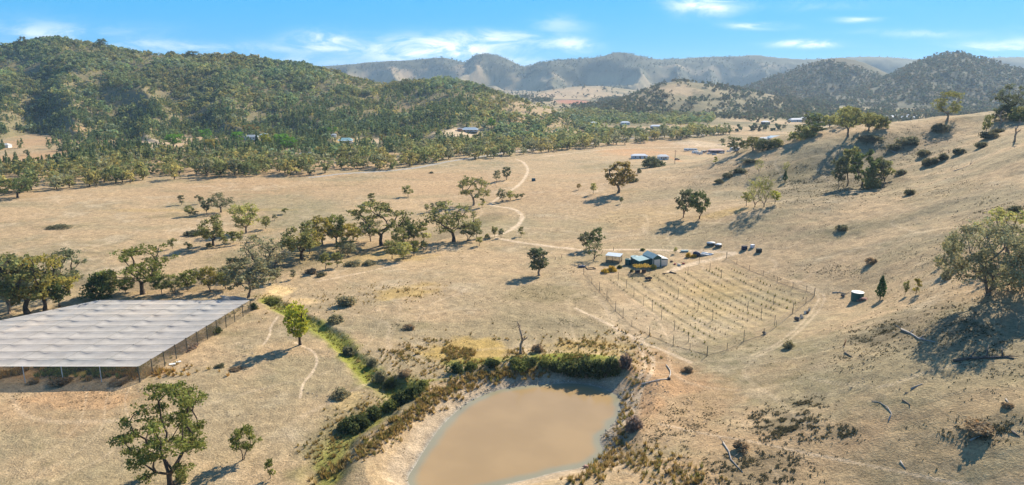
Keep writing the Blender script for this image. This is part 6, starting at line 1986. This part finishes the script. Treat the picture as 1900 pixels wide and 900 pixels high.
house(570, 291, 12, 7, 3.0, 1.8, -0.4, GRY, (0.60, 0.60, 0.58), 'grey roofed shed hidden between the belt trees', 1, name='shed', cat='shed')
house(806, 268, 7, 6, 3, 1.4, 0.0, GRY, WHT, 'tiny white roofed cabin in the trees, left one of two', 1, name='cabin', cat='cabin')
house(828, 267, 7, 6, 3, 1.4, 0.0, GRY, (0.6, 0.6, 0.62), 'tiny pale roofed cabin in the trees, right one of two', 1, name='cabin', cat='cabin')
house(1160, 231, 13, 7, 3.0, 1.8, 0.0, WHT, (0.75, 0.78, 0.8), 'distant white house on the yellow field behind the belt', 3)
house(1217, 238, 15, 7, 3.0, 1.8, 0.0, (0.25, 0.28, 0.34), (0.75, 0.78, 0.8), 'distant dark walled house with white roof on the yellow field', 3)
house(1102, 232, 10, 7, 3.2, 1.8, 0.0, WHT, WHT, 'distant white shed under the trees at the left of the yellow field', 1, name='shed', cat='shed')
house(1418, 262, 12, 8, 3.2, 1.8, 0.0, WHT, (0.72, 0.70, 0.66), 'cream shed behind the low end of the hill crest', 1, name='shed', cat='shed')
house(1438, 262, 19, 10, 4.5, 2.2, 0.05, (0.35, 0.45, 0.6), BLU, 'blue shed with pale metal roof behind the low end of the crest', 2, name='shed', cat='shed')
house(1420, 231, 12, 8, 4, 2, 0.0, (0.06, 0.06, 0.07), WHT, 'tiny dark distant barn on the far road', 1, name='barn', cat='barn')
for i, (px_, py_, w0) in enumerate([(1652, 221, 26), (1662, 219, 18), (1683, 222, 30), (1690, 218, 16), (1476, 226, 24), (1490, 224, 16), (1536, 250, 16)]):
    house(px_, py_, w0, 10, 4, 2.5, rs.uniform(-.3, .3), WHT, (0.72, 0.72, 0.72), ['white roof far left of four behind the crest notch', 'small white roof second of four behind the crest notch', 'long white roof third of four behind the crest notch', 'white roof far right of four behind the crest notch',
          'white roof among trees left of the fan shaped crest gum', 'smaller white roof right beside it among the trees', 'bluish roof peeping over the crest below the rounded gum'][i], 1, name='distant_house')
# open shed, long shed and hut of the caravan yard
house(1329, 284, 14, 7, 3.0, 1.2, 0.0, (0.16, 0.14, 0.17), (0.62, 0.42, 0.33), 'dark open fronted shed with salmon pink roof among the caravans', 3, name='shed', cat='shed')
house(1186, 294, 14, 6, 2.8, 1.4, 0.05, (0.55, 0.62, 0.68), (0.76, 0.78, 0.8), 'long white roofed cabin left of the power pole', 3, name='cabin', cat='cabin')
house(1230, 296, 9, 6, 3.0, 1.6, 0.0, WHT, WHT, 'short white hut just left of the power pole', 2, name='hut', cat='hut')


def caravan_parts(r, L, col):
    m_ = MB(); m_.prism([(-L / 2, 0.5), (L / 2, 0.5), (L / 2 + 0.05, 1.6), (L / 2 - 0.4, 2.6), (-L / 2 + 0.4, 2.6), (-L / 2 - 0.05, 1.6)], -1.15, 1.15); m_.build('body', M['paint'], r, color=col)
    for xx in (-L * 0.28, L * 0.22):
        MB().box((xx, -1.17, 1.75), (1.0, 0.06, 0.6)).build('window', M['glass'], r)
    MB().box((0, -1.17, 1.3), (0.6, 0.05, 1.6)).build('door', M['cream'], r)
    for sy in (-1, 1):
        MB().tube([(0, sy * 0.95, 0.35), (0, sy * 1.17, 0.35)], 0.35, 10).build('wheel', M['tyre'], r)


def car_parts(r, col):
    m_ = MB(); m_.prism([(-2.2, 0.4), (2.2, 0.4), (2.25, 0.85), (1.2, 1.0), (-2.1, 1.02)], -0.88, 0.88); m_.build('body', M['paint'], r, color=col)
    m_ = MB(); m_.prism([(-1.7, 1.02), (1.1, 1.0), (0.5, 1.52), (-1.3, 1.55)], -0.78, 0.78); m_.build('windows', M['glass'], r)
    MB().box((-0.4, 0, 1.57), (1.75, 1.5, 0.05)).build('roof', M['paint'], r, color=col)
    for sx in (-1.4, 1.4):
        for sy in (-1, 1):
            MB().tube([(sx, sy * 0.75, 0.34), (sx, sy * 0.93, 0.34)], 0.34, 10).build('wheel', M['tyre'], r)


for (px_, py_, L, rz, col, lb) in [(1276, 280, 7.5, 0.1, (0.66, 0.72, 0.76), 'leftmost long caravan of the yard'), (1287, 280, 7, -0.1, (0.72, 0.72, 0.7), 'caravan end to end with the leftmost long one'), (1290, 285, 6.5, 0.3, (0.6, 0.68, 0.74), 'bluish caravan in front of the leftmost pair'),
                                   (1298, 287, 5.5, -0.2, WHT, 'white caravan right of the bluish one'), (1306, 284, 6, 0.5, (0.62, 0.55, 0.45), 'cream caravan in the middle of the yard'), (1363, 281, 6, 0.0, WHT, 'white caravan by the dark many stemmed crest gum')]:
    x, y, z = at(px_, py_)
    r = empty('caravan', (x, y, z), rz); tag(r, lb, 'caravan'); caravan_parts(r, L, col)
for (px_, py_, rz, col, lb) in [(1316, 286, 0.2, (0.7, 0.72, 0.75), 'white car left of the blue one in the caravan yard'), (1325, 288, -0.3, (0.20, 0.38, 0.60), 'blue car at the front of the caravan yard'), (1340, 285, 0.1, (0.62, 0.66, 0.70), 'silver car in front of the pink roofed shed'), (1352, 282, 0.4, (0.72, 0.74, 0.76), 'white car right of the pink roofed shed'),
                                (1256, 297, 0.2, (0.08, 0.08, 0.09), 'dark car just right of the power pole'), (1311, 282, 0.9, (0.5, 0.2, 0.15), 'reddish car behind the cream caravan')]:
    x, y, z = at(px_, py_)
    r = empty('parked_car', (x, y, z), rz); tag(r, lb, 'car'); car_parts(r, col)

# ------------------------------------------------------------------ water of the dam
pv = [(p[0], p[1], POND_Z) for p in POND]
wm = bpy.data.materials.new('muddy_water')
wm.use_nodes = True
wm.node_tree.nodes.clear()
t = NT(wm.node_tree)
geo_ = t.n('ShaderNodeNewGeometry')
at_ = t.n('ShaderNodeAttribute', attribute_name='Col')
nn = t.noise(geo_.outputs['Position'], 0.09, 3.0, 0.5)
wc = t.mix(1.0, at_.outputs['Color'], t.ramp(nn, 0.3, 0.7, 0.93, 1.06), 'MULTIPLY')
rip = t.noise(geo_.outputs['Position'], 2.2, 3.0, 0.6)
bmp = t.n('ShaderNodeBump'); bmp.inputs['Strength'].default_value = 0.28; bmp.inputs['Distance'].default_value = 0.05
t.link(rip, bmp.inputs['Height'])
pb = t.n('ShaderNodeBsdfPrincipled')
pb.inputs['Roughness'].default_value = 0.10
pb.inputs['IOR'].default_value = 1.33
pb.inputs['Specular IOR Level'].default_value = 0.5
t.link(wc, pb.inputs['Base Color']); t.link(bmp.outputs[0], pb.inputs['Normal'])
o_ = t.n('ShaderNodeOutputMaterial'); t.link(pb.outputs[0], o_.inputs[0])
cen = POND.mean(0)
rings = [0.0, 0.3, 0.6, 0.8, 0.86, 0.9, 0.93, 0.955, 0.975, 0.99, 1.0, 1.02]
Vw = []
for k_ in rings:
    for p in POND:
        q = cen + (p - cen) * max(k_, 0.001)
        Vw.append((q[0], q[1], POND_Z))
Vw = np.array(Vw)
n_ = len(POND)
Fw = np.array([[i * n_ + j, i * n_ + (j + 1) % n_, (i + 1) * n_ + (j + 1) % n_, (i + 1) * n_ + j] for i in range(len(rings) - 1) for j in range(n_)])
dd_, _, _ = polydist(Vw[:, 0], Vw[:, 1], np.vstack([POND, POND[:1]]))
shal = fbm(Vw[:, 0], Vw[:, 1], 3.0, 3, 301)
Cw = np.tile(np.array((0.375, 0.255, 0.125)), (len(Vw), 1))
# weed and clear shallow rim along the right and left shores; clear brown corner at the top
Cw = lerp(Cw, np.array((0.27, 0.26, 0.18)), (1 - sst(0.8, 2.4, dd_ + 1.4 * (shal - 0.4))) * 0.85)
Cw = lerp(Cw, np.array((0.36, 0.22, 0.05)), sst(0.3, 0.8, 1 - np.hypot((Vw[:, 0] - 16) / 12, (Vw[:, 1] - 156) / 4.0)) * 0.8)
link('pond_water', newmesh('pond_water', Vw, Fw, [wm], cols=Cw, smooth=True))['kind'] = 'structure'

# ------------------------------------------------------------------ haze
hz = MB()
zmin = float(GZ.min()) - 1.0
R_ = 27000.0
hz.box((0, 9000, (zmin + 330) / 2), (2 * R_, 2 * R_, 330 - zmin))
hmat = bpy.data.materials.new('haze_air')
hmat.use_nodes = True
hmat.node_tree.nodes.clear()
t = NT(hmat.node_tree)
vp = t.n('ShaderNodeVolumePrincipled')
vp.inputs['Density'].default_value = HAZE_DENSITY
vp.inputs['Color'].default_value = (0.55, 0.76, 1.0, 1)
vp.inputs['Anisotropy'].default_value = 0.25
o_ = t.n('ShaderNodeOutputMaterial'); t.link(vp.outputs[0], o_.inputs['Volume'])
tag(hz.build('haze', hmat), kind='stuff')
print('OBJECTS', len(bpy.data.objects))
